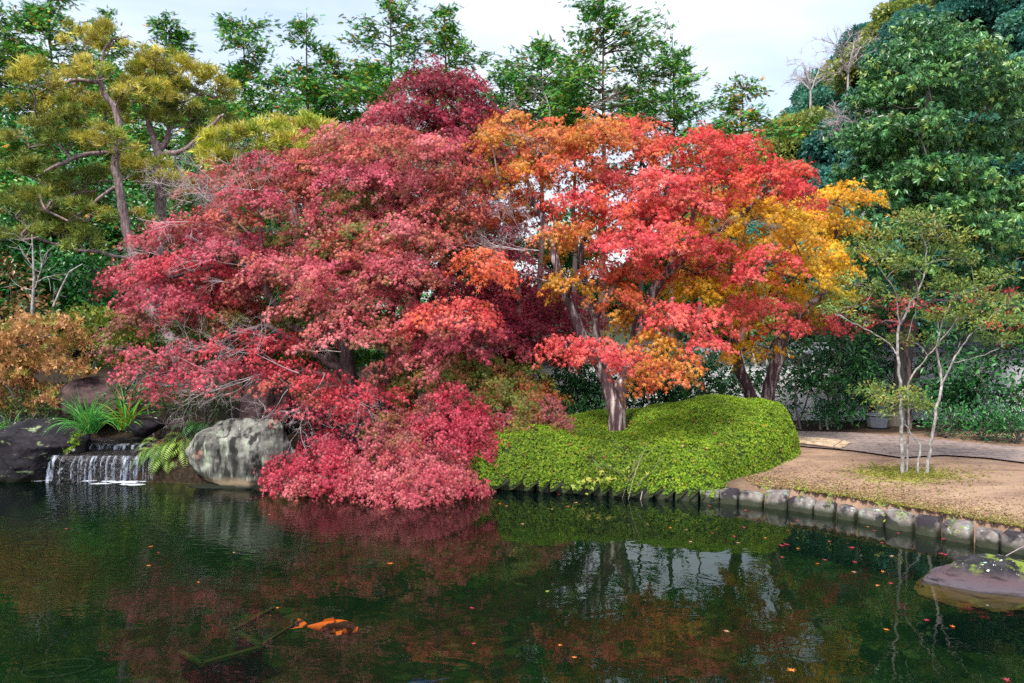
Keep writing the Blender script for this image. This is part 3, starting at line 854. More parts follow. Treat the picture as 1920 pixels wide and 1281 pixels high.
def stream(x, w0, w1, ytop, zt, zb, lean=0, over=.04):
    """a thin curved sheet of water that leaves the lip and falls"""
    k, m_ = 12, 5; V = []
    for i in range(k):
        t = i / (k - 1); z = zt + .012 - (zt - zb + .012) * t ** 1.3; wv_ = w0 * (1 - t) + w1 * t
        yy = ytop + .05 - (over + .06) * min(1, t * 3.0) - .03 * t
        for j in range(m_):
            f = j / (m_ - 1) - .5
            V.append((x + lean * t + f * wv_ + rng.normal(0, .004), yy - .022 * (1 - (2 * f) ** 2), z))
    V = np.array(V); i = np.arange(k - 1)[:, None] * m_; j = np.arange(m_ - 1)[None]
    Fq = np.stack([i + j, i + j + 1, i + m_ + j + 1, i + m_ + j], -1).reshape(-1, 4)
    mk("water_stream", V, Fq, M_stream, fall, smooth=True)
for px, wpx, b0 in [(158, 6, 0), (176, 7, 0), (182, 4, 0), (205, 4, .0), (207, 3, 0), (238, 14, 0), (233, 7, 0), (218, 3, 0), (250, 4, 0), (262, 6, 0), (257, 3, 0), (195, 3, 0), (274, 4, 0), (140, 4, .1), (284, 3, 0), (116, 6, .35)]:
    x = P(px, 880, YL)[0]; wm = wpx * YL / F
    stream(x, wm * .8, wm * .5, YL - .035, zl - b0 * .6, 0.0)
for k in range(22):
    x = rng.uniform(xl0 + .12, xl1 - .03); stream(x, rng.uniform(.006, .02), rng.uniform(.004, .012), YL - .035, zl - rng.choice([0, 0, 0, .12, .2]), rng.choice([0, 0, .05, .15]), rng.normal(0, .01))
xs_ = P(105, 880, YL)[0]
stream(xs_, .10, .13, YL - .03, zl + .01, 0, -.07)
for px, wpx in [(164, 9), (175, 4), (194, 10), (208, 7), (222, 8), (230, 5), (238, 7), (254, 6), (148, 3), (268, 6)]:
    x = P(px, 842, YU)[0]; stream(x, wpx * YU / F * 1.3, wpx * YU / F, YU - .03, zu, zl + .01)
def foam(cx, cy, rx, ry, z=.012):
    V = [(cx, cy, z)]; C = [1.0]; n_ = 28
    for ring, cc in ((.5, .75), (.8, .4), (1.0, 0.0)):
        for k in range(n_):
            a = 2 * math.pi * k / n_; q = ring * (1 + .16 * math.sin(3 * a + cx * 5) + .1 * math.sin(7 * a + cx))
            V.append((cx + rx * q * math.cos(a), cy + ry * q * math.sin(a), z + rng.uniform(0, .006) * (cc + .2))); C.append(cc)
    F3 = [(0, 1 + k, 1 + (k + 1) % n_) for k in range(n_)]
    F4 = [(1 + r * n_ + k, 1 + (r + 1) * n_ + k, 1 + (r + 1) * n_ + (k + 1) % n_, 1 + r * n_ + (k + 1) % n_) for r in (0, 1) for k in range(n_)]
    mk("foam", V, [np.array(F3), np.array(F4)], M_foam, fall, col=np.repeat(np.array(C)[:, None], 3, 1))
for px, py, rx, ry in [(85, 901, .24, .13), (170, 902, .22, .15), (237, 905, .42, .24), (205, 903, .22, .15), (268, 903, .2, .14), (120, 900, .12, .1), (190, 908, .3, .1), (250, 910, .34, .12), (70, 903, .16, .07)]:
    g_ = G(px, py, 0); foam(g_[0], g_[1] - .02, rx, ry)

# ------------------------------------------------------------------ clipped hedge
hp = np.array([G(870, 910, .1)[:2], G(930, 911, .1)[:2], G(1000, 914, .1)[:2], G(1150, 922, .1)[:2], G(1250, 926, .1)[:2], G(1345, 932, .1)[:2]])
hp = np.vstack([hp, [3.62, 12.62], [4.25, 13.0], [4.85, 13.6], [5.25, 14.3], [5.38, 15.0], [5.15, 15.7], [4.3, 16.1], [2.5, 16.2], [.5, 16.0], [-1.0, 15.2], [-1.3, 14.0]])
def poly_sd(p, poly):
    q = np.roll(poly, -1, 0); e = q - poly
    d = np.full(len(p), 1e9); ins = np.zeros(len(p), bool)
    for a, b, ev in zip(poly, q, e):
        wv_ = p - a; t = np.clip((wv_ @ ev) / (ev @ ev), 0, 1)
        d = np.minimum(d, np.linalg.norm(wv_ - t[:, None] * ev, axis=1))
        c1 = (a[1] <= p[:, 1]) & (b[1] > p[:, 1]); c2 = (b[1] <= p[:, 1]) & (a[1] > p[:, 1])
        cr_ = ev[0] * wv_[:, 1] - ev[1] * wv_[:, 0]
        ins ^= (c1 & (cr_ > 0)) | (c2 & (cr_ < 0))
    return np.where(ins, d, -d)
def hedge_top(x, y):
    g2 = lambda cx, cy, s1, s2: np.exp(-((x - cx) / s1) ** 2 - ((y - cy) / s2) ** 2)
    h = .50 + .36 * g2(3.9, 14.5, 1.35, 1.1) + .08 * g2(.4, 13.6, 1.2, .5) + .06 * g2(2.1, 13.2, .7, .4) - .20 * g2(1.55, 14.35, .75, .55) - .10 * g2(.2, 14.9, .8, .5)
    return h + .03 * np.sin(x * 2.3 + y) + .02 * np.sin(x * 5.1 - y * 3.3)
gx, gy = np.meshgrid(np.arange(-1.6, 5.7, .06), np.arange(12.0, 16.5, .05))
pp = np.column_stack([gx.ravel(), gy.ravel()])
sdv = poly_sd(pp, hp)
hz = hedge_top(pp[:, 0], pp[:, 1]) * (1 - (1 - np.clip(sdv / .52, 0, 1)) ** 2.8)
zz = np.maximum(land(pp[:, 0], pp[:, 1]), .22) - .17 + hz * 1.38
keep = sdv > -.02
nxh = gx.shape[1]; nyh = gx.shape[0]
ii = (np.arange(nyh - 1)[:, None] * nxh + np.arange(nxh - 1)[None]).ravel()
HF = np.stack([ii, ii + 1, ii + nxh + 1, ii + nxh], 1)
HF = HF[keep[HF].all(1)]
HV = np.column_stack([pp, zz])
hedge = empty("clipped_hedge", (2, 13.5, .4), "bright green clipped azalea hedge mounded along the pond bank", "hedge")
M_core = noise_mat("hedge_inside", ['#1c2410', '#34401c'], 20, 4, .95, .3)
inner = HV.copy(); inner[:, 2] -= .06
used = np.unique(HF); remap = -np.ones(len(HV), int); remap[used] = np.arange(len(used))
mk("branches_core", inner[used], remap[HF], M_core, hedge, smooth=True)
def surf_sample(V, Fq, n, rng):
    T = np.concatenate([Fq[:, [0, 1, 2]], Fq[:, [0, 2, 3]]])
    a, b, c_ = V[T[:, 0]], V[T[:, 1]], V[T[:, 2]]
    cr_ = np.cross(b - a, c_ - a); ar = np.linalg.norm(cr_, axis=1)
    i = rng.choice(len(T), n, p=ar / ar.sum()); r1 = np.sqrt(rng.random(n)); r2 = rng.random(n)
    p = a[i] * (1 - r1)[:, None] + b[i] * (r1 * (1 - r2))[:, None] + c_[i] * (r1 * r2)[:, None]
    nn = norm(cr_[i]); nn[nn[:, 2] < 0] *= -1
    return p, nn
rng = np.random.default_rng(12)
p, nn = surf_sample(HV, HF, 105000, rng)
lump = np.array([mnoise.noise(Vector((a[0] * 4.5, a[1] * 4.5, a[2] * 4.5))) + .6 * mnoise.noise(Vector((a[0] * 11, a[1] * 11, a[2] * 11))) for a in p])
hole = np.array([mnoise.noise(Vector((a[0] * 3.1 + 20, a[1] * 3.1, a[2] * 3.1))) for a in p])
kp = ~((hole > .42) & (rng.random(len(p)) < .62))
p, nn, lump = p[kp], nn[kp], lump[kp]
q = p + nn * (rng.uniform(-.03, .03, len(p)) + lump * .035)[:, None]
tone = np.array([mnoise.noise(Vector((a[0] * 1.3, a[1] * 1.3, a[2] * 2))) for a in p])
hc = pick(rng, [('#7e9e2a', 4), ('#6c9026', 3), ('#90aa32', 3), ('#567c22', 2), ('#a8b03c', 1), ('#96723a', .35)], len(p)) * (1 + .38 * tone[:, None]) * rng.uniform(.75, 1.2, (len(p), 1))
cloud("leaf_shell", T_ros5, q, norm(rng.normal(0, 1, (len(p), 3)) * .8 + np.array([1, 0, 0])), norm(nn + rng.normal(0, .35, (len(p), 3))), rng.uniform(.015, .027, len(p)), np.clip(hc, .01, .9), M_soft, hedge)

# ------------------------------------------------------------------ maples
rng0 = np.random.default_rng(77)
# --- the big red maple
Rp = [(650, 262, 68, 'rose'), (735, 275, 75, 'brick'), (820, 292, 78, 'rose'), (625, 322, 70, 'rose'), (700, 342, 85, 'crim'), (800, 350, 85, 'rose'), (880, 335, 60, 'brick'), (565, 360, 60, 'brick'),
      (640, 402, 88, 'rose'), (740, 405, 75, 'crim'), (850, 395, 75, 'brick'), (765, 432, 62, 'rose', -1.2), (690, 462, 78, 'brick'), (600, 452, 78, 'rose'), (830, 452, 66, 'brick'), (545, 512, 85, 'rose', -1.0),
      (640, 522, 85, 'crim', -.6), (740, 505, 85, 'rose', -.9), (800, 530, 60, 'crim'), (480, 532, 66, 'crim'), (585, 565, 58, 'rose', -.9), (700, 560, 66, 'rose', -.8),
      (648, 622, 70, 'rose', -1.3, .5), (852, 590, 78, 'pink', -1.3), (905, 622, 52, 'crim', -.9), (790, 605, 62, 'rose', -1.0), (765, 682, 55, 'weep', -1.0), (830, 655, 60, 'crim', -.9), (770, 640, 50, 'mauve'),
      (470, 372, 55, 'crim'), (425, 405, 50, 'brick'), (520, 335, 58, 'rose'), (365, 432, 62, 'crim'), (305, 442, 48, 'crim'), (432, 472, 75, 'crim'), (345, 502, 72, 'bright'), (285, 502, 55, 'crim'), (240, 525, 45, 'crim'),
      (305, 562, 66, 'crim'), (385, 562, 66, 'bright'), (450, 585, 55, 'brick'), (255, 602, 45, 'mauve'), (350, 602, 52, 'crim'), (420, 330, 40, 'brick'), (560, 300, 40, 'brick'), (600, 300, 50, 'brick', .8),
      (500, 300, 34, 'crim'), (370, 350, 32, 'brick'), (640, 470, 70, 'olive', 1.0), (740, 455, 60, 'olive', 1.1), (590, 610, 50, 'olive', .6), (700, 600, 50, 'olive', .6), (520, 470, 60, 'olive', .9), (420, 530, 70, 'brick', .8), (660, 375, 50, 'olive', .2), (700, 430, 56, 'olive', -.3), (820, 425, 50, 'olive', -.2), (620, 470, 50, 'olive', -.2), (880, 480, 46, 'olive', .2), (570, 590, 46, 'olive', -.4), (690, 600, 50, 'olive', -.4), (800, 640, 46, 'olive', -.3), (420, 600, 44, 'olive', -.2), (540, 450, 46, 'olive', .2), (780, 400, 60, 'olive', .9), (600, 500, 60, 'olive', .9)]
trunk = [P(668, 800, 15.3), P(665, 740, 15.3), P(648, 660, 15.2), P(652, 600, 15.3), P(690, 520, 15.4), P(720, 420, 15.5), P(760, 320, 15.6)]
t2 = [P(732, 800, 15.6), P(732, 700, 15.6), P(730, 600, 15.6), P(775, 480, 15.7), P(820, 400, 15.8)]
t3 = [P(665, 740, 15.3), P(600, 640, 15.1), P(545, 610, 15.0), P(500, 540, 15.0), P(492, 470, 15.1), P(488, 400, 15.2)]
t4 = [P(652, 620, 15.3), P(560, 545, 14.9), P(480, 500, 14.8), P(400, 500, 14.9), P(320, 520, 15.0)]
tw = [(P(492, 460, 15.0), (-.75, -.2, .55), 1.3, .022), (P(470, 440, 15.0), (-.9, -.3, .5), 1.2, .02), (P(488, 400, 15.0), (-.5, -.3, .8), 1.0, .018), (P(420, 400, 14.8), (-.9, -.2, .4), .8, .014),
      (P(470, 440, 14.6), (-.6, -.3, .7), 1.0, .018), (P(510, 420, 14.7), (.1, -.3, .9), .8, .014), (P(430, 430, 14.7), (-.8, 0, .6), .9, .014), (P(400, 340, 15.1), (-.6, .0, .5), .6, .01), (P(330, 350, 15.1), (-.8, .0, .3), .6, .01), (P(450, 330, 15.0), (-.2, 0, .9), .5, .01), (P(360, 380, 14.9), (-.9, .0, .35), .7, .012),
      (P(470, 500, 14.4), (-.9, -.1, .1), .8, .014), (P(430, 530, 14.3), (-.9, -.1, -.1), .6, .012), (P(300, 480, 14.6), (-.9, 0, .3), .5, .01)]
maple_tree("red_maple", "largest crimson maple with layered drooping sprays in the middle of the bank", None, P(700, 790, 15.4), [(trunk, [.17, .16, .13, .11, .09, .06, .03]), (t2, [.11, .1, .09, .06, .03]), (t3, [.09, .085, .07, .06, .05, .03]), (t4, [.08, .07, .06, .045, .03])],
           pads_from(Rp, 15.2, rng0, .7), 101, .054, bare=tw, bare_label="pale leafless twigs standing out of the red leaves")

# --- red maple that leans over the boulder
Lp = [(300, 662, 52, 'crim'), (370, 652, 52, 'crim'), (440, 642, 52, 'bright'), (505, 642, 50, 'bright'), (335, 702, 50, 'weepred'), (420, 692, 50, 'crim'), (480, 692, 50, 'bright'), (550, 690, 52, 'bright'), (255, 690, 40, 'crim'), (215, 650, 34, 'mauve'),
      (600, 722, 55, 'bright'), (680, 735, 55, 'bright'), (735, 742, 32, 'bright'), (625, 762, 52, 'bright'), (560, 765, 40, 'crim'), (605, 800, 36, 'bright'), (290, 740, 30, 'crim'), (540, 720, 45, 'brick'), (660, 765, 40, 'bright')]
lt = [P(690, 800, 14.5), P(672, 760, 14.5), P(640, 700, 14.4), P(590, 665, 14.3), (P(545, 635, 14.2)), P(505, 612, 14.1), P(470, 618, 14.0), P(420, 640, 13.9), P(350, 660, 13.9)]
lt2 = [P(672, 760, 14.5), P(640, 740, 14.2), P(600, 700, 14.0), P(540, 700, 13.8), P(470, 720, 13.7)]
tw = [(P(560, 700, 13.7), (-.95, -.2, -.05), 1.1, .016), (P(500, 700, 13.6), (-.9, -.2, -.35), 1.0, .016), (P(470, 710, 13.5), (-.9, -.2, -.2), .9, .014), (P(430, 700, 13.6), (-.9, -.1, .1), .8, .012), (P(540, 730, 13.6), (-.5, -.2, -.6), .7, .012),
      (P(610, 700, 13.6), (-.35, -.1, -.8), .8, .016), (P(640, 740, 13.6), (.5, -.2, -.3), .7, .012), (P(600, 760, 13.5), (.4, -.2, -.4), .6, .012), (P(400, 720, 13.6), (-.7, -.1, -.4), .7, .012), (P(360, 720, 13.7), (-.7, -.1, .1), .7, .01), (P(520, 640, 13.8), (-.9, -.1, .3), .8, .012),
      (P(480, 740, 13.5), (.3, -.1, -.7), .5, .01), (P(330, 700, 13.8), (-.9, 0, -.2), .7, .012), (P(570, 740, 13.5), (-.2, -.1, -.8), .5, .01), (P(400, 660, 13.8), (-.9, 0, .2), .7, .01), (P(640, 660, 13.7), (-.6, -.1, .2), .7, .012)]
maple_tree("red_maple", "thin red maple with many pale bare twigs arching over the lichen-streaked boulder", None, P(690, 800, 14.5), [(lt, [.085, .08, .07, .06, .055, .045, .04, .03, .02]), (lt2, [.05, .045, .04, .03, .02])],
           pads_from(Lp, 13.9, rng0, .4, .35), 102, .052, bare=tw, bare_label="pale leafless twigs reaching down over the boulder", dens=30, nl=22)

# --- crimson maple standing behind
Bp = [(800, 160, 55, 'dark'), (850, 165, 55, 'dark'), (770, 215, 60, 'dark'), (880, 228, 66, 'dark'), (730, 212, 46, 'crim'), (830, 225, 60, 'dark'), (905, 205, 36, 'dark'), (700, 262, 50, 'dark'), (780, 275, 60, 'dark'), (860, 275, 60, 'dark'), (905, 285, 50, 'dark'), (800, 130, 28, 'dark'), (870, 150, 30, 'dark'),
      (960, 565, 85, 'dark'), (1025, 600, 66, 'dark'), (935, 645, 75, 'crim'), (1000, 655, 60, 'dark'), (905, 525, 60, 'dark'), (1050, 560, 48, 'dark'), (880, 455, 60, 'dark'), (930, 402, 45, 'dark'), (905, 400, 50, 'dark'), (860, 500, 50, 'dark'), (900, 350, 46, 'dark'),
      (980, 610, 60, 'dark'), (1060, 640, 40, 'dark'), (1090, 600, 36, 'dark'), (900, 690, 50, 'dark'), (950, 470, 40, 'dark'), (960, 440, 36, 'dark'), (1000, 520, 40, 'dark'), (870, 560, 60, 'dark'), (940, 600, 60, 'dark')]
bt = [P(770, 790, 17.4), P(775, 680, 17.4), P(770, 600, 17.4), P(800, 480, 17.4), P(815, 360, 17.5), P(815, 250, 17.5), P(810, 160, 17.5)]
bt2 = [P(980, 790, 17.0), P(985, 700, 17.0), P(980, 620, 17.0), P(970, 540, 17.0), P(930, 430, 17.0)]
bt3 = [P(770, 620, 17.4), P(850, 500, 17.2), P(900, 420, 17.1)]
maple_tree("crimson_maple", "dark crimson maple standing behind the red and orange maples, its peak the highest red", None, P(775, 790, 17.4), [(bt, [.14, .13, .12, .1, .08, .05, .02]), (bt2, [.11, .10, .09, .07, .03]), (bt3, [.07, .05, .03])],
           pads_from(Bp, 17.2, rng0, .5), 103, .06, nl=28, tm=T_maple)

# --- orange maple
Op = [(960, 262, 62, 'orange'), (1032, 255, 62, 'orange'), (918, 255, 36, 'amber'), (1100, 262, 72, 'orange'), (1180, 252, 72, 'redor'), (1232, 292, 55, 'redor'), (985, 322, 62, 'orange'), (1060, 312, 60, 'redor'), (1005, 292, 50, 'orange'), (1120, 232, 46, 'orange'), (960, 222, 36, 'orange'),
      (1305, 268, 62, 'red'), (1372, 292, 62, 'red'), (1335, 332, 55, 'red'), (1245, 342, 70, 'pink'), (1155, 352, 70, 'pink'), (1085, 372, 50, 'red'), (1205, 402, 80, 'red'), (1292, 382, 72, 'pink'), (1132, 402, 60, 'redor'), (1042, 442, 46, 'orange', -.9), (1102, 432, 46, 'orange'),
      (1182, 452, 72, 'pink', -.8), (1262, 452, 72, 'pink', -.9), (1332, 462, 52, 'pink'), (905, 488, 54, 'salmon', -1.0), (930, 510, 34, 'salmon', -1.0), (1072, 528, 46, 'amber', -.8), (1140, 512, 55, 'redor'), (1205, 505, 52, 'redor'), (1305, 505, 50, 'pink'), (1162, 562, 55, 'orange'), (1205, 600, 55, 'amber'),
      (1272, 592, 62, 'pink', -1.5), (1322, 602, 42, 'pink', -1.5), (1312, 640, 36, 'pink', -1.6), (1112, 652, 68, 'pink', -2.0, .28), (1060, 645, 36, 'pink', -2.0, .28), (1182, 668, 40, 'pink', -1.9, .4), (1225, 640, 52, 'amber', -1.7), (1235, 692, 52, 'orange', -1.8), (1275, 682, 36, 'orange', -1.8), (1210, 715, 28, 'orange', -1.8),
      (1445, 332, 62, 'red'), (1485, 315, 44, 'red'), (1500, 362, 36, 'red'), (1405, 372, 52, 'red'), (1445, 482, 54, 'pink', -.8), (1405, 515, 36, 'pink', -.8),
      (1110, 330, 40, 'amber', .9), (990, 375, 44, 'redor'), (950, 330, 36, 'amber'), (985, 370, 36, 'amber', .6), (925, 330, 30, 'amber', .4), (1150, 450, 40, 'redor', .5), (1015, 400, 40, 'redor', .9), (1070, 470, 36, 'amber', .9), (965, 400, 36, 'orange', .8), (1400, 265, 30, 'red')]
tr1 = [P(1158, 812, 14.3), P(1152, 760, 14.3), P(1130, 700, 14.3), P(1100, 650, 14.2), P(1065, 560, 14.3), P(1042, 490, 14.4), P(1030, 440, 14.6), P(1000, 380, 14.8), P(985, 320, 14.9)]
tr2 = [P(1158, 812, 14.36), P(1162, 740, 14.45), P(1180, 680, 14.6), P(1200, 600, 14.6), P(1235, 530, 14.5), P(1285, 480, 14.4), P(1340, 440, 14.4), P(1400, 395, 14.5), P(1440, 350, 14.6)]
tr3 = [P(1130, 700, 14.5), P(1118, 620, 14.7), P(1100, 540, 14.8), P(1090, 470, 14.9), P(1120, 390, 15.0), P(1110, 300, 15.1)]
tr4 = [P(1205, 590, 14.8), P(1240, 520, 15.0), P(1290, 470, 15.2), P(1300, 380, 15.3), P(1330, 300, 15.4)]
tr5 = [P(1115, 600, 14.8), P(1160, 520, 14.9), P(1220, 420, 15.0), P(1215, 330, 15.1), P(1180, 270, 15.2)]
tw = [(P(1010, 470, 14.2), (-.9, -.1, .25), .9, .016), (P(1000, 455, 14.2), (-.7, -.2, .6), .7, .012), (P(985, 470, 14.1), (-.9, -.1, .1), .7, .012), (P(960, 430, 14.3), (-.6, 0, .5), .4, .01), (P(1010, 430, 14.3), (-.6, 0, .5), .6, .01), (P(1330, 455, 13.9), (.9, -.1, .2), .5, .01), (P(1390, 420, 14.0), (.9, -.1, .1), .6, .01),
      (P(1030, 230, 15.2), (-.2, .2, .9), .7, .01), (P(1090, 220, 15.2), (.4, .2, .8), .7, .01), (P(960, 230, 15.2), (-.3, 0, .9), .5, .01), (P(1270, 480, 13.9), (.8, -.1, .4), .5, .01), (P(1200, 300, 14.9), (.2, -.2, .8), .6, .012), (P(1010, 310, 14.6), (-.5, -.2, .7), .6, .012)]
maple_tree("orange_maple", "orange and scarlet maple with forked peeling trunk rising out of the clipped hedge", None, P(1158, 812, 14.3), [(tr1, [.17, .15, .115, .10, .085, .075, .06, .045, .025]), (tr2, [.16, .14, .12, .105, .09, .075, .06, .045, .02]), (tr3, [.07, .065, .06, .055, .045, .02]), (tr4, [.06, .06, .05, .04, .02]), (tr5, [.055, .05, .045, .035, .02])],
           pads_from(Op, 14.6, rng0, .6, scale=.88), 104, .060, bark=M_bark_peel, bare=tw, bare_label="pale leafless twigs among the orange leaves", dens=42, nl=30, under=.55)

# --- yellow maple with two stems
Yp = [(1352, 372, 55, 'yellow'), (1412, 400, 55, 'yellow', -1.4), (1562, 372, 52, 'yellow'), (1602, 362, 40, 'yellow'), (1532, 412, 55, 'yellow'), (1490, 442, 55, 'yellow', -1.3), (1532, 472, 55, 'yellow'), (1552, 502, 42, 'yellow'), (1500, 502, 52, 'yellow', -1.2), (1452, 545, 52, 'yellow'), (1382, 525, 52, 'olivey'), (1322, 535, 50, 'yellow', -1.2),
      (1292, 532, 42, 'yellow'), (1522, 562, 46, 'olivey'), (1402, 602, 36, 'yellow', -.6), (1422, 652, 36, 'yellow', -.7), (1382, 655, 30, 'yellow', -.7), (1350, 430, 44, 'yellow', -1.2), (1320, 480, 40, 'yellow'), (1400, 470, 50, 'yellow'), (1460, 400, 50, 'yellow'), (1580, 420, 36, 'yellow'), (1550, 540, 36, 'olivey'), (1360, 575, 36, 'olivey'), (1500, 590, 30, 'olivey'),
      (1402, 570, 38, 'pink', -1.3), (1455, 575, 42, 'pink', -1.3), (1465, 610, 30, 'pink', -1.3), (1530, 600, 36, 'pink', .3), (1300, 430, 36, 'yellow', .8)]
ya = [P(1420, 790, 15.9), P(1408, 745, 15.9), P(1385, 680, 15.9), P(1372, 620, 15.9), P(1355, 570, 15.9), P(1345, 510, 16.0), P(1340, 430, 16.1)]
ya2 = [P(1372, 620, 15.9), P(1385, 560, 16.0), P(1375, 500, 16.1), P(1400, 420, 16.2)]
yb_ = [P(1440, 790, 15.9), P(1440, 740, 15.9), P(1455, 680, 15.8), P(1472, 630, 15.7), P(1510, 575, 15.8), P(1548, 540, 15.9), P(1560, 470, 16.0), P(1580, 390, 16.1)]
yb2 = [P(1472, 630, 15.7), P(1470, 570, 15.9), P(1465, 500, 16.0), P(1500, 420, 16.1)]
maple_tree("yellow_maple", "yellow maple on two bare dark stems behind the right end of the hedge", None, P(1430, 790, 15.9), [(ya, [.13, .12, .11, .095, .07, .055, .03]), (ya2, [.06, .055, .045, .02]), (yb_, [.14, .13, .125, .11, .075, .06, .045, .02]), (yb2, [.06, .05, .04, .02])],
           pads_from(Yp, 15.9, rng0, .4, scale=1.05), 105, .060, bark=M_bark_peel, dens=38, nl=26, under=.35)

# --- far red maple seen behind the big evergreen
Fp = [(1545, 605, 36, 'bright'), (1600, 600, 40, 'bright'), (1650, 600, 36, 'bright'), (1850, 555, 34, 'bright'), (1900, 560, 34, 'bright'), (1790, 560, 34, 'bright'), (1620, 560, 30, 'bright'), (1700, 570, 34, 'bright'), (1870, 600, 34, 'redor'), (1500, 600, 30, 'bright'), (1930, 620, 40, 'bright')]
ft = [P(1705, 812, 17.3), P(1705, 700, 17.3), P(1690, 640, 17.2), P(1650, 600, 17.0)]
maple_tree("red_maple", "slight red maple with thin spread sprays at the foot of the evergreen", None, P(1705, 812, 17.3), [(ft, [.05, .045, .035, .02])], pads_from(Fp, 16.9, rng0, .2), 106, .05, nl=24, dens=17)

# --- weeping maples at the water
def weeper(label, base, pads, seed, trunk_pts, size=.042, droop=1.2, **kw):
    t_ = [(trunk_pts, list(np.linspace(.07, .025, len(trunk_pts))))]
    return maple_tree("weeping_maple", label, None, base, t_, pads, seed, size, droop=droop, dens=kw.pop('dens', 62), nl=kw.pop('nl', 34), spray=.2, under=.25, **kw)
W1 = [(545, 885, 46, 'weepred', 0, .55), (600, 858, 58, 'weepred', .3, .6), (625, 892, 62, 'weepred', -.1, .55), (565, 905, 42, 'weep', -.3, .4), (660, 895, 48, 'weepred', 0, .5), (615, 840, 36, 'weepred', .4, .6), (530, 900, 26, 'weep', -.1, .5), (690, 905, 36, 'weep', .1, .5)]
weeper("crimson weeping maple mound hanging low over the water beside the pale boulder", P(640, 860, 13.9), pads_from(W1, 12.9, rng0, .2), 111, [P(650, 880, 13.9), P(640, 850, 13.7), P(620, 840, 13.4), P(600, 850, 13.2)])
W2 = [(705, 832, 56, 'weep', .4, .55), (760, 872, 78, 'weep', .1, .6), (722, 905, 66, 'weep', -.2, .45), (800, 905, 76, 'weep', -.3, .45), (852, 902, 46, 'weep', -.2, .4), (780, 830, 56, 'mauve', .4, .6), (690, 870, 40, 'mauve', .3, .5), (770, 922, 56, 'weep', -.4, .35), (880, 908, 24, 'weepred', -.2, .4), (730, 800, 46, 'mauve', .6, .6), (830, 870, 50, 'weep', 0, .5)]
weeper("rose pink weeping maple spreading its skirt over the water in the middle of the bank", P(770, 860, 13.8), pads_from(W2, 12.7, rng0, .15), 112, [P(770, 880, 13.8), P(765, 850, 13.6), P(760, 830, 13.3), P(755, 850, 13.0)])
W3 = [(850, 775, 52, 'weepred', 0, .8), (830, 815, 58, 'weepred', -.2, .6), (890, 805, 50, 'weepred', 0, .7), (795, 800, 40, 'weepred', .2, .6), (885, 842, 42, 'weepred', -.1, .6), (858, 745, 40, 'weepred', .2, .8), (820, 760, 40, 'mauve', .3, .7), (900, 825, 36, 'weepred', .1, .6)]
weeper("deep red weeping maple dome rising above the pink one", P(850, 840, 14.1), pads_from(W3, 13.4, rng0, .15), 113, [P(850, 850, 14.1), P(850, 810, 14.0), P(850, 770, 13.8), P(850, 760, 13.6)])
W4 = [(822, 705, 60, 'olive', .2, .6), (880, 722, 66, 'olive', .2, .6), (955, 752, 70, 'olive', 0, .6), (1010, 772, 56, 'mauve', -.1, .6), (950, 790, 56, 'mauve', -.2, .5), (785, 770, 40, 'rust', 0, .6), (1040, 785, 34, 'mauve', -.1, .5), (920, 700, 50, 'olive', .5, .6), (980, 720, 50, 'olive', .4, .6), (770, 720, 40, 'olive', .4, .6), (990, 800, 46, 'mauve', -.2, .5), (920, 770, 50, 'olive', .1, .6), (1000, 740, 46, 'rust', .2, .6), (850, 680, 50, 'olive', .5, .5)]
weeper("olive and mauve weeping maple half turned to autumn beside the hedge", P(930, 800, 14.8), pads_from(W4, 14.2, rng0, .15), 114, [P(930, 820, 14.8), P(930, 780, 14.7), P(920, 740, 14.5), P(915, 720, 14.4)])

# ------------------------------------------------------------------ pines
def needle_tree(name, label, base, trunks, pads, seed, pal, size=.19, dens=115, group=None):
    rng = np.random.default_rng(seed)
    root = empty(name, base, label, "tree", group)
    sk = Skel()
    for pts, rad in trunks: sk.line(pts, rad, -1, 4, .015, rng, ok_from=.1)
    for C, rx, ry, rz, key in sorted(pads, key=lambda p_: np.min(np.linalg.norm(np.array(sk.p) - p_[0], axis=1))):
        e = sk.attach(C - np.array([0, 0, rz * .7]), rng, wig=.07)
        for k in range(7):
            a = 2 * math.pi * k / 7 + rng.uniform(-.4, .4); u = rng.uniform(.5, .9)
            q = C + np.array([math.cos(a) * rx * u, math.sin(a) * ry * u, rz * rng.uniform(-.4, .5)])
            m_ = sk.add((sk.p[e] + q) / 2 + rng.normal(0, .08, 3), e); sk.add(q, m_)
    V, Fc = tube_mesh(sk.build(.009)); V[:, 0] += 0
    mk("trunk", V, Fc, M_bark_pine, root, smooth=True)
    S, D, K = [], [], []
    for C, rx, ry, rz, key in pads:
        n = int(dens * math.pi * rx * ry)
        # branchlet ends in clumps
        nc = max(5, n // 17)
        cu = np.sqrt(rng.random(nc)); ct = rng.uniform(0, 6.283, nc)
        cc = np.stack([cu * np.cos(ct) * rx, cu * np.sin(ct) * ry, rz * (1 - cu ** 2) * .9 - rng.random(nc) * rz * .9], 1)
        i = rng.integers(0, nc, n)
        o_ = rng.normal(0, 1, (n, 3)) * np.array([.10, .10, .06])
        S.append(C + cc[i] + o_)
        D.append(norm(norm(cc[i] + 1e-6) * .5 + o_ * 2.5 + np.array([0, 0, .75]) + rng.normal(0, .3, (n, 3))))
        kk = (pick(rng, pal[key], nc) * rng.uniform(.6, 1.25, (nc, 1)))[i] * rng.uniform(.75, 1.25, (n, 1)); K.append(kk)
    S, D, K = map(np.concatenate, (S, D, K))
    cloud("crown", T_tuft, S, D, rng.normal(0, 1, S.shape), size * rng.uniform(.75, 1.25, len(S)), np.clip(K, .01, .9), M_needle, root)
    return root
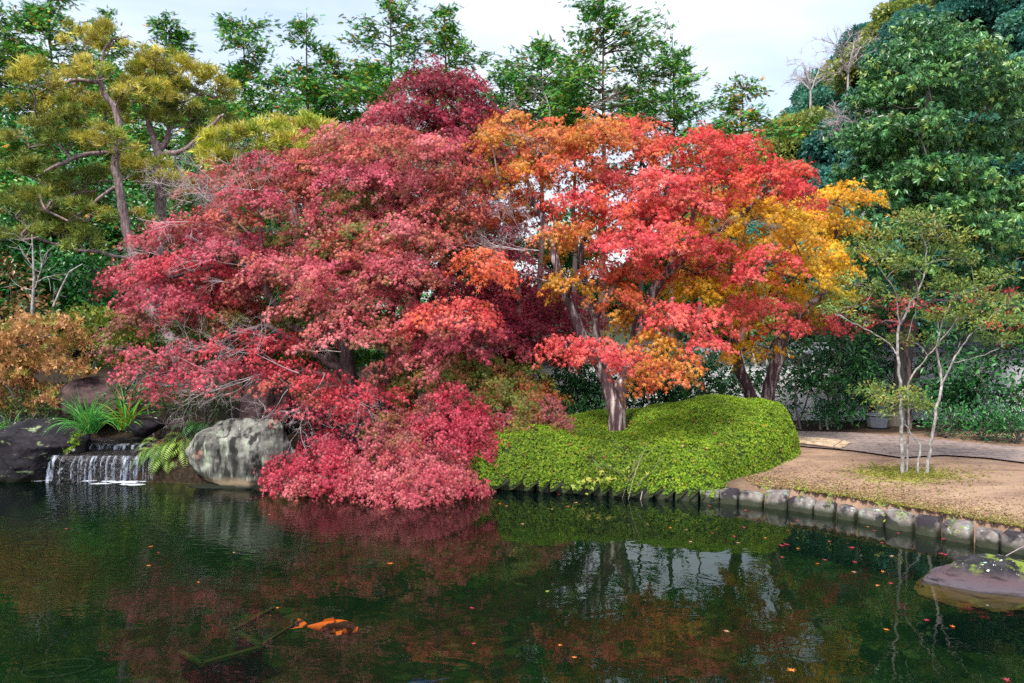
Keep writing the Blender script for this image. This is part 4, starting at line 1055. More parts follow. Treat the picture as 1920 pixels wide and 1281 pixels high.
PP = {'gold': [('#b8b04e', 3), ('#c8bc5a', 2), ('#98a044', 2)], 'olive': [('#7e8c40', 3), ('#989a46', 2), ('#687c3a', 2)], 'lime': [('#bab84a', 3), ('#ccc05a', 2), ('#9caa44', 2)]}
rp = np.random.default_rng(31)
p1 = [(150, 75, 48, 'gold'), (205, 68, 40, 'gold'), (105, 132, 55, 'gold'), (60, 142, 48, 'gold'), (145, 192, 52, 'gold'), (95, 212, 52, 'olive'), (55, 250, 50, 'olive'), (125, 262, 52, 'olive'), (182, 255, 42, 'gold'), (218, 265, 40, 'gold'), (235, 312, 46, 'gold'), (92, 325, 55, 'olive'), (150, 335, 48, 'olive'),
      (40, 302, 48, 'olive'), (240, 402, 36, 'gold'), (115, 420, 50, 'olive'), (160, 450, 40, 'olive'), (55, 185, 40, 'gold'), (30, 385, 48, 'olive'), (70, 410, 44, 'olive'), (240, 160, 24, 'gold'), (180, 130, 40, 'gold'), (200, 205, 34, 'gold'), (125, 370, 46, 'olive'), (165, 395, 40, 'olive'), (85, 370, 46, 'olive'), (40, 430, 40, 'olive')]
t1 = [P(345, 700, 21.5), P(320, 640, 21.5), P(290, 590, 21.5), P(265, 530, 21.5), P(242, 450, 21.5), P(225, 370, 21.5), P(216, 300, 21.5), P(224, 250, 21.6), P(214, 205, 21.6), P(190, 160, 21.6), P(192, 120, 21.7), P(203, 80, 21.7), P(240, 70, 21.7)]
l1 = [P(216, 285, 21.5), P(160, 290, 21.2), P(110, 310, 21.1), P(70, 330, 21.0)]
l2 = [P(188, 155, 21.6), P(140, 150, 21.4), P(90, 165, 21.3)]
l3 = [P(218, 350, 21.5), P(175, 380, 21.2), P(130, 415, 21.1)]
needle_tree("pine", "tall leaning pine with pale purple trunk left of the red maple", P(345, 720, 21.5), [(t1, [.19, .18, .165, .15, .13, .115, .105, .095, .085, .065, .045, .03, .015]), (l1, [.06, .055, .05, .03]), (l2, [.055, .05, .03]), (l3, [.05, .04, .03])], pads_from(p1, 21.5, rp, 1.0, .75, scale=1.0), 201, PP)
p2 = [(290, 132, 50, 'gold'), (258, 122, 34, 'gold'), (335, 125, 50, 'gold'), (372, 152, 46, 'gold'), (405, 165, 36, 'gold'), (275, 165, 46, 'gold'), (312, 212, 46, 'olive'), (355, 212, 50, 'olive'), (402, 235, 46, 'olive'), (300, 182, 42, 'gold'), (430, 238, 36, 'gold'), (250, 178, 30, 'gold'), (345, 170, 40, 'olive'), (290, 100, 24, 'gold'), (260, 320, 46, 'gold'), (310, 320, 46, 'gold'), (350, 335, 34, 'gold'), (380, 260, 34, 'olive')]
t1 = [P(300, 640, 23), P(300, 480, 23), P(298, 300, 23), P(290, 265, 23), P(280, 235, 23), P(272, 190, 23), P(285, 150, 23)]
t2 = [P(297, 285, 23), P(315, 255, 23), P(318, 200, 23), P(322, 150, 23)]
l1 = [P(298, 290, 23), P(340, 285, 22.7), P(380, 250, 22.6), P(420, 215, 22.6)]
needle_tree("pine", "golden pine with a forked dark trunk behind the bare red twigs", P(300, 660, 23), [(t1, [.18, .16, .14, .1, .085, .06, .02]), (t2, [.09, .075, .05, .02]), (l1, [.08, .07, .06, .04])], pads_from(p2, 23, rp, .9, .75, scale=1.0), 202, PP)
p3 = [(440, 262, 52, 'lime'), (502, 242, 52, 'lime'), (562, 235, 50, 'lime'), (602, 245, 34, 'lime'), (402, 285, 42, 'lime'), (472, 295, 42, 'gold'), (540, 275, 50, 'lime'), (585, 292, 42, 'lime'), (520, 225, 36, 'lime'), (430, 300, 36, 'lime'), (620, 270, 30, 'gold')]
t1 = [P(560, 700, 19.5), P(555, 500, 19.5), P(545, 360, 19.5), P(530, 300, 19.5), P(510, 270, 19.5)]
l1 = [P(530, 300, 19.5), P(480, 290, 19.3), P(420, 290, 19.3)]
needle_tree("pine", "bright yellow green pine spreading flat behind the red maple", P(560, 720, 19.5), [(t1, [.15, .13, .11, .09, .05]), (l1, [.07, .06, .03])], pads_from(p3, 19.5, rp, .6, .45), 203, PP, .20, 140)

# ------------------------------------------------------------------ cypresses
def cypress_mesh(seed, H, rmax, sparse=1.0, zlow=.15, gold=.07):
    """returns trunk polys + spray arrays in local space (base at origin)"""
    rng = np.random.default_rng(seed)
    tp = [np.array([0, 0, -.3])]
    for k in range(1, 9): tp.append(np.array([rng.normal(0, .05), rng.normal(0, .05), H * k / 8.0]))
    tp = np.array(tp); tr_ = np.interp(np.linspace(0, 1, 9), [0, 1], [.012 * H, .01])
    polys = [(tp, tr_, 8)]
    S, D, Q = [], [], []
    z = H * zlow
    while z < H * .985:
        t = (z / H - zlow) / (1 - zlow)
        prof = rmax * 1.6 * (1 - t) ** .5 * (.78 + .3 * math.sin(t * 17 + seed)) * (1.0 if t > .08 else .7)
        for b in range(rng.integers(2, 5)):
            if rng.random() > sparse: continue
            a = rng.uniform(0, 6.283); L = max(.45, prof * rng.uniform(.55, 1.2))
            c0 = np.array([np.interp(z, tp[:, 2], tp[:, 0]), np.interp(z, tp[:, 2], tp[:, 1]), z])
            u = np.linspace(0, 1, 6); rise = rng.uniform(.1, .55)
            pts = c0 + np.stack([np.cos(a) * L * u, np.sin(a) * L * u, L * (rise * u - .35 * u ** 2.2 + .25 * u ** 4)], 1) + rng.normal(0, .03, (6, 3))
            polys.append((pts, np.linspace(.012 + .012 * L, .006, 6), 4))
            ns = int(24 + 40 * L)
            uu = rng.uniform(.22, 1.05, ns) ** .8
            bp_ = np.stack([np.interp(uu, u, pts[:, k]) for k in range(3)], 1)
            off = rng.normal(0, 1, (ns, 3)) * np.array([.30, .30, .16]) * (.45 + .45 * L * .5)
            S.append(bp_ + off)
            d = np.stack([np.cos(a + rng.normal(0, .8, ns)), np.sin(a + rng.normal(0, .8, ns)), rng.normal(.05, .4, ns)], 1)
            D.append(norm(d)); Q.append(uu)
        z += H * .019 * rng.uniform(.6, 1.4)
    S.append(np.array([[0, 0, H * f_] for f_ in np.linspace(.93, 1.0, 9)]) + rng.normal(0, .08, (9, 3))); D.append(norm(rng.normal(0, .5, (9, 3)) + np.array([0, 0, 1]))); Q.append(np.ones(9))
    S, D, Q = map(np.concatenate, (S, D, Q)); n = len(S)
    col = pick(rng, [('#4a8c3a', 4), ('#5e983c', 3), ('#82a43e', 2), ('#3a7a40', 2)], n) * rng.uniform(.7, 1.25, (n, 1))
    g_ = rng.random(n) < gold * (1.6 - Q)
    col[g_] = pick(rng, [('#b07c30', 2), ('#a8642c', 1), ('#b8983a', 2)], int(g_.sum()))
    lift = np.clip((S[:, 2] / H), 0, 1)[:, None]
    return polys, S, D, rng, np.clip(col, .01, .9), lift
def cypress(label, px, top_py, Y, seed, rmax, sparse=1.0, zlow=.15, gold=.07, name="cypress", sz=.22):
    b = P(px, 700, Y); b[2] = land(b[0], Y) - .1; top = P(px, top_py, Y)[2]
    root = empty(name, b, label, "tree", "cypress trees standing against the sky")
    polys, S, D, rng, col, lift = cypress_mesh(seed, top - b[2], rmax, sparse, zlow, gold)
    V, Fc = tube_mesh(polys); mk("trunk", V + b, Fc, M_bark_cyp, root, smooth=True)
    cloud("crown", T_frond, S + b, D, norm(np.array([0, 0, 1.]) + rng.normal(0, .55, S.shape)), sz * rng.uniform(.7, 1.3, len(S)), col, M_cypress, root)
CY = [("cypress at the left edge with dense dark boughs", 8, 0, 30, 1, 2.1, 1.0, .05, .12), ("tall bushy cypress behind the leaning pine", 105, -30, 33, 2, 3.6, 1.0, .05, .1), ("dark pointed cypress behind the forked golden pine", 322, 42, 33, 3, 2.9, 1.0, .05, .06),
      ("broad leaning-topped cypress between the pine and the thin cypress", 462, 28, 33, 4, 2.5, 1.0, .05, .08), ("thin sparse cypress with a flat-branched top, left of the tall pair", 580, 25, 34, 5, 1.5, .55, .2, .06), ("short full cypress just right of the thin sparse one", 632, 95, 35, 6, 2.0, .9, .1, .1),
      ("tall open cypress with visible trunk above the red peak's left side", 735, -12, 34, 7, 2.2, .75, .45, .1), ("tall full cypress directly behind the crimson peak", 835, 5, 35, 8, 2.0, .9, .25, .1), ("short bushy cypress right of the sky gap", 1015, 65, 35, 9, 2.1, .9, .62, .06),
      ("tallest cypress in the middle with spreading tiers", 1130, -6, 34, 10, 2.7, .9, .63, .06), ("slim separate cypress with its trunk clear below the crown", 1258, 62, 35, 11, 1.7, .9, .64, .05), ("low yellowing cypress in front of the wooded hill", 1392, 152, 34, 12, 2.0, .65, .62, .3),
      ("short cypress filling the gap behind the yellow green pine", 540, 120, 38, 13, 2.4, .9, .1, .1), ("short cypress half hidden behind the red maple's left shoulder", 690, 110, 38, 14, 2.2, .9, .15, .12), ("dark background cypress left of the leaning pine's top", 210, 20, 40, 15, 2.8, 1, .05, .06),
      ("cypress outside the garden beyond the left edge", -110, 60, 32, 16, 2.5, 1, .05, .1), ("low cypress behind the orange maple's crown", 960, 130, 37, 17, 1.9, .8, .68, .06), ("low cypress between the two tall ones at the centre", 1075, 110, 36, 18, 2.0, .8, .68, .06), ("low dark cypress under the slim separate one", 1200, 150, 38, 19, 1.8, .7, .62, .08),
      ("dark cypress deep in the shade behind the pine trunk", 150, 200, 28, 20, 2.6, 1, .02, .1), ("shaded cypress behind the bare red twigs", 400, 180, 29, 21, 2.4, 1, .02, .1), ("low cypress filling the gap between the crimson and orange crowns", 905, 215, 33, 23, 1.6, .9, .72, .1), ("low cypress behind the right end of the scarlet crown", 1310, 235, 33, 26, 1.6, .85, .8, .12), ("shaded cypress low at the left edge", 20, 260, 26, 22, 2.4, 1, .02, .12)]
for a in CY: cypress(*a)

# ------------------------------------------------------------------ broadleaf shrubs and trees
def leafy(name, label, cat, base, blobs, seed, pal, tm, size, dens, mat, bark, group=None, trunks=None, hang=0.0, shell=.55, tip=.006, out=.6, clump=9, spread=.12):
    """blobs: (centre, (rx,ry,rz)); leaves sit in clumps through the outer part of each blob's volume"""
    rng = np.random.default_rng(seed)
    root = empty(name, base, label, cat, group)
    sk = Skel()
    if trunks:
        for pts, rad in trunks: sk.line(pts, rad, -1, 3, .01, rng, ok_from=.15)
    else:
        top = max(blobs, key=lambda b_: b_[0][2])[0]
        b0 = np.asarray(base, float)
        for k in range(3):
            e_ = blobs[rng.integers(0, len(blobs))][0]
            sk.line([b0 + rng.normal(0, .08, 3) * np.array([1, 1, 0]), b0 * .55 + e_ * .45 + rng.normal(0, .08, 3), e_], [.03, .022, .012], -1, 3, .01, rng, ok_from=.1)
    for C, r in blobs:
        e = sk.attach(np.asarray(C) - np.array([0, 0, r[2] * .3]), rng)
        for k in range(5):
            d = norm(rng.normal(0, 1, 3) + np.array([0, 0, .4])); sk.add(np.asarray(C) + d * np.array(r) * .75, e)
    V, Fc = tube_mesh(sk.build(tip)); mk("trunk" if cat == "tree" else "stems", V, Fc, bark, root, smooth=True)
    S, D, K = [], [], []
    for C, r in blobs:
        r = np.array(r); area = 4 * math.pi * ((r[0] * r[1]) ** 1.6 / 3 + (r[0] * r[2]) ** 1.6 / 3 + (r[1] * r[2]) ** 1.6 / 3) ** (1 / 1.6)
        n = int(dens * area); nc = max(6, n // clump)
        d = norm(rng.normal(0, 1, (nc, 3))); d[:, 2] = np.where(d[:, 2] < -.4, -d[:, 2] * .6, d[:, 2]); d = norm(d)
        rad = 1 - shell * rng.random(nc) ** 2
        lum = 1 + .16 * np.sin(d[:, 0] * 5 + C[0]) + .14 * np.sin(d[:, 2] * 6 + C[1])
        cc = d * r * (rad * lum)[:, None]
        i = rng.integers(0, nc, n)
        o_ = rng.normal(0, spread, (n, 3)) * np.array([1, 1, .7])
        S.append(np.asarray(C) + cc[i] + o_)
        D.append(norm(d[i] * out + o_ * 2 + rng.normal(0, .45, (n, 3)) + np.array([0, 0, .3 - hang])))
        K.append(pick(rng, pal, nc)[i] * rng.uniform(.75, 1.25, (n, 1)))
    S, D, K = map(np.concatenate, (S, D, K))
    nrm = norm(np.array([0, -.3, .8]) + rng.normal(0, .5, S.shape))
    cloud("crown" if cat == "tree" else "foliage", tm, S, D, nrm, size * rng.uniform(.7, 1.3, len(S)), np.clip(K, .006, .9), mat, root)
    return root
DK = [('#2a5a2c', 3), ('#224a2a', 3), ('#366a32', 2), ('#487a38', 1)]
LAU = [('#2c5c34', 3), ('#38703a', 3), ('#488040', 2), ('#244e32', 2)]
# big evergreen on the right
rb = np.random.default_rng(41)
EV = [('#3c6e3a', 4), ('#4c7e42', 3), ('#66924c', 2), ('#305c34', 4), ('#86a050', 1)]
bl = []
for q_ in [(1740, 90, 70), (1690, 130, 70), (1800, 120, 80), (1650, 190, 70), (1740, 190, 90), (1850, 190, 80), (1900, 150, 60), (1620, 260, 60), (1700, 270, 80), (1800, 280, 90), (1890, 270, 80), (1620, 330, 60), (1690, 350, 70), (1780, 370, 80), (1880, 370, 80), (1960, 250, 90), (1970, 380, 90),
                  (1620, 440, 56), (1680, 430, 60), (1760, 450, 60), (1850, 450, 70), (1930, 470, 70), (1600, 500, 50), (1660, 510, 56), (1740, 530, 50), (1830, 520, 60), (1900, 540, 60), (1610, 560, 44), (1680, 580, 46), (1860, 590, 50), (1930, 610, 60), (1760, 60, 40), (1720, 50, 36), (1780, 590, 46), (1730, 330, 60, -1.3), (1710, 430, 50, -1.3), (1720, 240, 60, -1.3), (1740, 150, 50, -1.2), (1700, 500, 46, -1.2), (1760, 400, 60, -1.3), (1800, 330, 60, -1.4), (1650, 380, 50, -.8), (1590, 440, 40), (1650, 290, 50), (1830, 430, 60, -1.2)]:
    dd_ = dd_[0] if (dd_ := q_[3:]) else rb.uniform(-1.3, 1.5); px, py, r = q_[:3]
    y = 18.0 + dd_; rr = r * y / F
    bl.append((P(px, py, y), (rr, rr, rr * .62)))
tE = [P(1682, 815, 17.9), P(1690, 740, 17.9), P(1700, 640, 17.9), P(1712, 520, 17.9), P(1720, 400, 18), P(1735, 260, 18), P(1745, 120, 18)]
tE2 = [P(1692, 735, 17.95), P(1730, 680, 17.8), P(1765, 630, 17.6), P(1830, 580, 17.5), P(1900, 540, 17.5)]
tE3 = [P(1712, 480, 17.9), P(1760, 360, 17.8), P(1800, 280, 17.9)]
tE4 = [P(1705, 560, 17.9), P(1660, 470, 17.6), P(1630, 400, 17.5)]
leafy("evergreen_tree", "large glossy evergreen with drooping leaf clusters standing by the white wall", "tree", P(1682, 815, 17.9), bl, 301, EV, T_ros_hang, .115, 60, M_broad, M_bark_grey, trunks=[(tE, [.2, .19, .18, .16, .13, .09, .03]), (tE2, [.12, .11, .10, .07, .03]), (tE3, [.08, .06, .03]), (tE4, [.07, .05, .03])], hang=.9, clump=3, spread=.11, shell=.6)

# laurel bushes before the wall
rl = np.random.default_rng(43)
LA = [(1010, 690, 17.3, 100, "laurel bush in the shade behind the olive weeping maple"), (1090, 680, 17.6, 110, "dark laurel bush left of the forked orange trunk"), (1175, 660, 17.8, 115, "dark laurel bush right behind the forked orange trunk"), (1260, 690, 17.6, 100, "laurel bush between the orange and the yellow maple stems"), (1335, 690, 17.8, 100, "laurel bush left of the two dark stems"),
      (1490, 690, 17.5, 105, "laurel bush just right of the two dark stems"), (1570, 690, 17.7, 105, "laurel bush above the bamboo screen"), (1640, 700, 18.3, 90, "laurel bush behind the evergreen's trunk"), (1780, 690, 17.3, 105, "laurel bush behind the pale slim tree"), (1870, 700, 17.0, 105, "laurel bush near the right edge of the wall"), (1960, 690, 16.8, 110, "laurel bush at the right edge of the photo"), (2050, 690, 16.8, 110, "laurel bush beyond the right edge of the photo"), (2140, 690, 16.8, 110, "laurel bush farthest right along the wall"), (930, 680, 17.8, 90, "laurel bush in the shade under the crimson maple")]
for k, (px, py, y, hh, lab) in enumerate(LA):
    b = P(px, 800, y); b[2] = land(b[0], b[1]) - .05
    bl = []
    for q in range(11):
        zq = rl.uniform(.15, 1.0)
        c_ = P(px + rl.uniform(-52, 52), 800 - zq * (130 if px < 1450 else 190) + rl.uniform(-10, 10), y + rl.uniform(-.35, .35)); r_ = rl.uniform(.26, .44)
        bl.append((c_, (r_, r_, r_ * .8)))
    leafy("laurel_bush", lab, "shrub", b, bl, 400 + k, LAU, T_leaf, .15, 92, M_broad, M_bark_grey, "laurel bushes along the white wall", hang=.5, clump=7)
for k, (px, py, y, lab) in enumerate([(1770, 815, 16.0, "low glossy ground shrub along the path behind the pale slim tree"), (1840, 822, 15.6, "low glossy ground shrub along the path left of the right edge"), (1910, 828, 15.2, "low glossy ground shrub at the right edge of the path"), (1985, 830, 15.0, "low glossy ground shrub beyond the right edge of the path"), (1540, 795, 17.3, "low green shrub behind the bamboo screen"), (1240, 768, 17.2, "low green shrub behind the hedge's saddle"), (1090, 768, 16.9, "low green shrub left of the forked orange trunk")]):
    b = P(px, py, y); b[2] = land(b[0], y)
    leafy("low_shrub", lab, "shrub", b, [(b + np.array([rl.uniform(-.35, .35), rl.uniform(-.2, .2), .14 + .1 * q]), (.42, .35, .22)) for q in range(4)], 430 + k, [('#2c6432', 3), ('#3c7838', 2), ('#1f4c2c', 2)], T_leaf, .085, 130, M_broad, M_bark_grey, "low shrubs by the wall", clump=6)

# left background understory
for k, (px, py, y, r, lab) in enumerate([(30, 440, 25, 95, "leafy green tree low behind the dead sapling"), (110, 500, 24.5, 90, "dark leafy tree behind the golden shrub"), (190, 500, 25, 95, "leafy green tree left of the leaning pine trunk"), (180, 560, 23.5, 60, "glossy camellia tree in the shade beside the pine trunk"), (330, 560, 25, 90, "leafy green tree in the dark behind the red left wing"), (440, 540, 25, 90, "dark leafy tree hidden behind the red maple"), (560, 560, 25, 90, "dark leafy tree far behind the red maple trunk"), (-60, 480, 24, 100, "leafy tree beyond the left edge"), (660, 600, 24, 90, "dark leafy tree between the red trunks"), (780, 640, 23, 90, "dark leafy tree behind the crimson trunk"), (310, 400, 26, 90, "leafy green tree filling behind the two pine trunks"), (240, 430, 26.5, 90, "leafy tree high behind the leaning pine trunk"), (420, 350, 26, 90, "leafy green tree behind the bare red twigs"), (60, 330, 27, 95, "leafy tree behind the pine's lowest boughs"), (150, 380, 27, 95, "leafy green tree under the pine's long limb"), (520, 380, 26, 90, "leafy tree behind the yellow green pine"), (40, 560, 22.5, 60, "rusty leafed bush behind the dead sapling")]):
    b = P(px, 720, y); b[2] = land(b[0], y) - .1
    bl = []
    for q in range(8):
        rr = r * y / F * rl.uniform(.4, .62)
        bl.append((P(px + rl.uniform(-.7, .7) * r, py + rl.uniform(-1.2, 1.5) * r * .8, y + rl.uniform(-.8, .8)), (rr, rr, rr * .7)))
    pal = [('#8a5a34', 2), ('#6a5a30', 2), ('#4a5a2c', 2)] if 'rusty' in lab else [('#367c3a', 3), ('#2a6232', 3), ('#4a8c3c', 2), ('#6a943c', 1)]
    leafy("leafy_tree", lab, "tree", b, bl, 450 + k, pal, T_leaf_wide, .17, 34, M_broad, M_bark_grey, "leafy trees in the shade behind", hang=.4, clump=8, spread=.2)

for k, (px, r, y, dn, lab) in enumerate([(930, 60, 40, 20, "loose green tree beyond the wall left of the orange trunk"), (1000, 55, 41, 16, "loose green tree beyond the wall seen through the forked trunk"), (1085, 60, 42, 20, "loose green tree beyond the wall between the orange limbs"), (1180, 60, 41, 20, "loose green tree beyond the wall behind the scarlet sprays"), (1270, 60, 42, 20, "loose green tree beyond the wall left of the yellow maple"), (1350, 60, 41, 20, "loose green tree beyond the wall behind the yellow maple")]):
    b = P(px, 640, y); b[2] = land(b[0], y) - .1
    bl = []
    for q in range(9):
        rr = r * y / F * rl.uniform(.5, .75); bl.append((P(px + rl.uniform(-.8, .8) * r, rl.uniform(412, 610), y + rl.uniform(-.8, .8)), (rr, rr, rr * .6)))
    leafy("leafy_tree", lab, "tree", b, bl, 480 + k, [('#3a7a3a', 3), ('#4c8a3c', 2), ('#64943c', 1), ('#2c6438', 2)], T_leaf_wide, .22, dn * 3.2, M_soft, M_bark_grey, "leafy trees beyond the wall", hang=.2, clump=8, spread=.22)

# azalea shrubs at left
GOLD = [('#be9060', 3), ('#c89c66', 2), ('#ac884c', 2), ('#ba8460', 2), ('#8c8844', 2)]
def azalea(label, plist, Y, seed, pal, dens=95, sz=.075):
    b = P(np.mean([q[0] for q in plist]), 780, Y); b[2] = land(b[0], Y)
    bl = [(P(px, py, Y + rl.uniform(-.4, .4)), (r * Y / F, r * Y / F, r * Y / F * .5)) for px, py, r in plist]
    leafy("azalea_shrub", label, "shrub", b, bl, seed, pal, T_ros, sz, dens, M_soft, M_bark_grey, None, clump=3, spread=.06, hang=-.7, shell=.4)
azalea("golden brown azalea shrub above the dark boulder at the left", [(30, 640, 60), (90, 620, 56), (140, 650, 46), (20, 690, 50), (80, 680, 50), (60, 740, 46), (10, 760, 40), (120, 690, 36), (110, 735, 24), (150, 700, 20), (-30, 660, 60), (-40, 740, 50), (50, 770, 40), (90, 755, 34), (30, 720, 40), (0, 700, 40)], 16.0, 501, GOLD)
azalea("green azalea shrub turning yellow between the golden one and the red leaves", [(200, 610, 50), (180, 645, 40), (240, 640, 50), (220, 680, 40), (270, 690, 40), (160, 600, 36)], 16.6, 502, [('#7a8a34', 3), ('#8a8a3c', 2), ('#5c7a30', 2), ('#a88a3c', 1)])
azalea("dense green azalea mound behind the arching bare branch", [(420, 605, 60), (500, 600, 60), (350, 620, 50), (560, 640, 60), (470, 650, 60), (620, 670, 50), (540, 690, 50), (400, 660, 50), (600, 590, 40), (700, 680, 40), (330, 660, 40)], 16.5, 503, [('#4c7a2c', 3), ('#5c8a30', 2), ('#3c6a2a', 3), ('#7a8a34', 1)])
b = P(240, 735, 15.6); b[2] = .6
leafy("small_shrub", "small dark green shrub with reddish lower leaves right of the brown boulder", "shrub", b, [(P(235, 735, 15.5), (.28, .25, .2)), (P(255, 750, 15.4), (.25, .25, .18)), (P(228, 750, 15.4), (.2, .2, .15))], 520, [('#2c5c30', 3), ('#3c6a34', 2), ('#7a2c30', 1)], T_leaf, .09, 150, M_broad, M_bark_grey)
# shaded shrubs under the maples so the bank behind reads as dark planting
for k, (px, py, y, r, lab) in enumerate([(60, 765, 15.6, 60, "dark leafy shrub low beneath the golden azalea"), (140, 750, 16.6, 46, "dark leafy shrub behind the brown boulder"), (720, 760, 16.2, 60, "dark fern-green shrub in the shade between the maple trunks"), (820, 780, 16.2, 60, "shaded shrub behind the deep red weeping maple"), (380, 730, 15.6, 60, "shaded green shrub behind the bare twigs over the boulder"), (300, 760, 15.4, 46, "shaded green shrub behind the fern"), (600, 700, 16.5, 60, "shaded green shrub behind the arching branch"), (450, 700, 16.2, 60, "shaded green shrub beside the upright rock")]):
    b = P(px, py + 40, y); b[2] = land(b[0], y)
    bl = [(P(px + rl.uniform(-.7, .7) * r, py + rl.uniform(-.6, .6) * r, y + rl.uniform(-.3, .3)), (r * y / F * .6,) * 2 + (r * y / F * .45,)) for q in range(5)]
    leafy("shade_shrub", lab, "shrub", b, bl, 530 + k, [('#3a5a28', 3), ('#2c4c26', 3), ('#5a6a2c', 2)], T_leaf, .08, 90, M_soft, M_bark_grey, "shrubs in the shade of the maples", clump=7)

# pale slim tree on the bare bank
YW = 12.3
def PW(px, py, dy=0): return P(px, py, YW + dy)
st = [([(1692, 902, 0), (1690, 830, 0), (1689, 768, 0), (1687, 717, 0), (1682, 665, 0), (1687, 610, .1), (1708, 565, .1), (1727, 533, .1), (1737, 483, .1), (1731, 445, .1), (1728, 420, .1)], [.05, .042, .038, .035, .032, .028, .024, .02, .016, .012, .008]),
      ([(1682, 665, 0), (1673, 650, 0), (1650, 632, -.1), (1620, 617, -.2), (1590, 600, -.25), (1568, 588, -.3)], [.02, .02, .016, .013, .01, .007]),
      ([(1687, 610, .1), (1682, 575, .2), (1677, 543, .25), (1655, 510, .3), (1633, 483, .35), (1618, 462, .4)], [.02, .018, .015, .012, .01, .007]),
      ([(1699, 895, .05), (1703, 800, .1), (1704, 720, .1), (1725, 685, .05), (1748, 657, 0), (1775, 625, -.1), (1800, 590, -.1)], [.028, .024, .022, .018, .015, .012, .007]),
      ([(1720, 904, -.05), (1722, 860, -.05), (1724, 834, -.05), (1708, 812, -.05), (1695, 790, 0)], [.034, .03, .026, .018, .012]),
      ([(1738, 890, 0), (1743, 850, 0), (1748, 819, 0), (1755, 764, 0), (1764, 722, 0), (1760, 678, .1), (1758, 640, .1), (1775, 590, .1), (1795, 545, .1)], [.045, .04, .037, .033, .03, .024, .02, .014, .008]),
      ([(1764, 722, 0), (1785, 680, -.1), (1800, 655, -.1), (1816, 632, -.15), (1850, 600, -.2), (1885, 570, -.2)], [.026, .024, .02, .016, .012, .007]),
      ([(1787, 680, -.1), (1820, 672, -.2), (1860, 660, -.3), (1885, 645, -.3)], [.014, .012, .009, .006]),
      ([(1700, 640, .1), (1712, 600, .2), (1720, 560, .2), (1716, 520, .3)], [.014, .012, .01, .006])]
tips = [(1728, 415, 34), (1700, 410, 30), (1760, 440, 30), (1737, 460, 26), (1568, 588, 24), (1600, 570, 30), (1618, 470, 34), (1640, 455, 34), (1660, 480, 30), (1680, 500, 30), (1640, 540, 30), (1600, 530, 26), (1800, 450, 30), (1780, 480, 34), (1795, 545, 40), (1830, 540, 30), (1800, 590, 40), (1850, 560, 34), (1885, 570, 34), (1850, 610, 40), (1885, 640, 34), (1900, 600, 30), (1760, 600, 30), (1720, 640, 26),
        (1650, 745, 34), (1680, 750, 34), (1710, 760, 30), (1640, 735, 24), (1700, 740, 26), (1660, 775, 20), (1725, 765, 20), (1680, 640, 24), (1620, 600, 20), (1715, 500, 30), (1700, 560, 26), (1820, 490, 30), (1870, 520, 30), (1760, 420, 26), (1690, 440, 30), (1770, 530, 28)]
rw = np.random.default_rng(61)
bl = [(PW(px, py, rw.uniform(-.35, .5)), (r * YW / F * 1.2, r * YW / F * 1.2, r * YW / F * .6)) for px, py, r in tips]
leafy("slim_tree", "slim pale-barked tree with four stems and sparse green leaves on the bare bank", "tree", PW(1712, 900), bl, 540, [('#667c3a', 4), ('#788a40', 3), ('#8c9648', 2), ('#a4823c', .6), ('#50703a', 2)], T_leaf, .07, 240, M_soft, M_bark_pale, trunks=[([PW(*q) for q in pts], [v * .68 for v in rad]) for pts, rad in st], clump=8, spread=.055, tip=.0026, hang=.35, shell=.9)

# small dead sapling at the left
sap = empty("dead_sapling", P(62, 600, 18.5), "leafless pale dead sapling above the golden shrub", "tree")
polys = []
rs = np.random.default_rng(71)
polys.append((np.array([P(58, 620, 18.5), P(62, 560, 18.5), P(64, 520, 18.5), P(62, 480, 18.5), P(60, 440, 18.5)]), np.array([.04, .036, .03, .022, .012]), 7))
for o_, d_, L_, r_ in [((66, 540), (.3, -.1, .9), 1.0, .03), ((66, 530), (.9, 0, .3), .7, .025), ((61, 500), (-.5, 0, .8), .7, .02), ((62, 460), (-.9, 0, .3), .6, .015), ((64, 545), (-.8, 0, .5), .6, .02), ((100, 530), (.2, 0, -.9), .5, .012), ((70, 520), (.5, 0, .8), .9, .02)]:
    bare_twigs(rs, P(o_[0], o_[1], 18.5), d_, L_ * .8, 1, r_ * .55, polys, .7)
polys.append((np.array([P(100, 575, 18.3), P(115, 540, 18.3), P(130, 510, 18.3), P(155, 495, 18.3)]), np.array([.03, .025, .02, .012]), 5))
V, Fc = tube_mesh(polys); mk("bare_branches", V, Fc, M_bark_pale, sap, smooth=True)

# ------------------------------------------------------------------ hill
def hill_z(x, y):
    h = np.clip(.80 * (x - 2.5), 0, 70) * smooth((y - 40) / 34)
    return h * (.92 + .08 * np.sin(x * .2)) + .6
hx, hy = np.meshgrid(np.linspace(4, 150, 80), np.linspace(40, 170, 70))
nxh, nyh = hx.shape[1], hx.shape[0]
ii = (np.arange(nyh - 1)[:, None] * nxh + np.arange(nxh - 1)[None]).ravel()
M_hill = noise_mat("hill_undergrowth", ['#16241a', '#2a3a24'], .8, 8, .95, .6, 2, bdist=.2)
tag(mk("hill", np.column_stack([hx.ravel(), hy.ravel(), hill_z(hx, hy).ravel()]), np.stack([ii, ii + 1, ii + nxh + 1, ii + nxh], 1), M_hill, smooth=True), kind="structure")

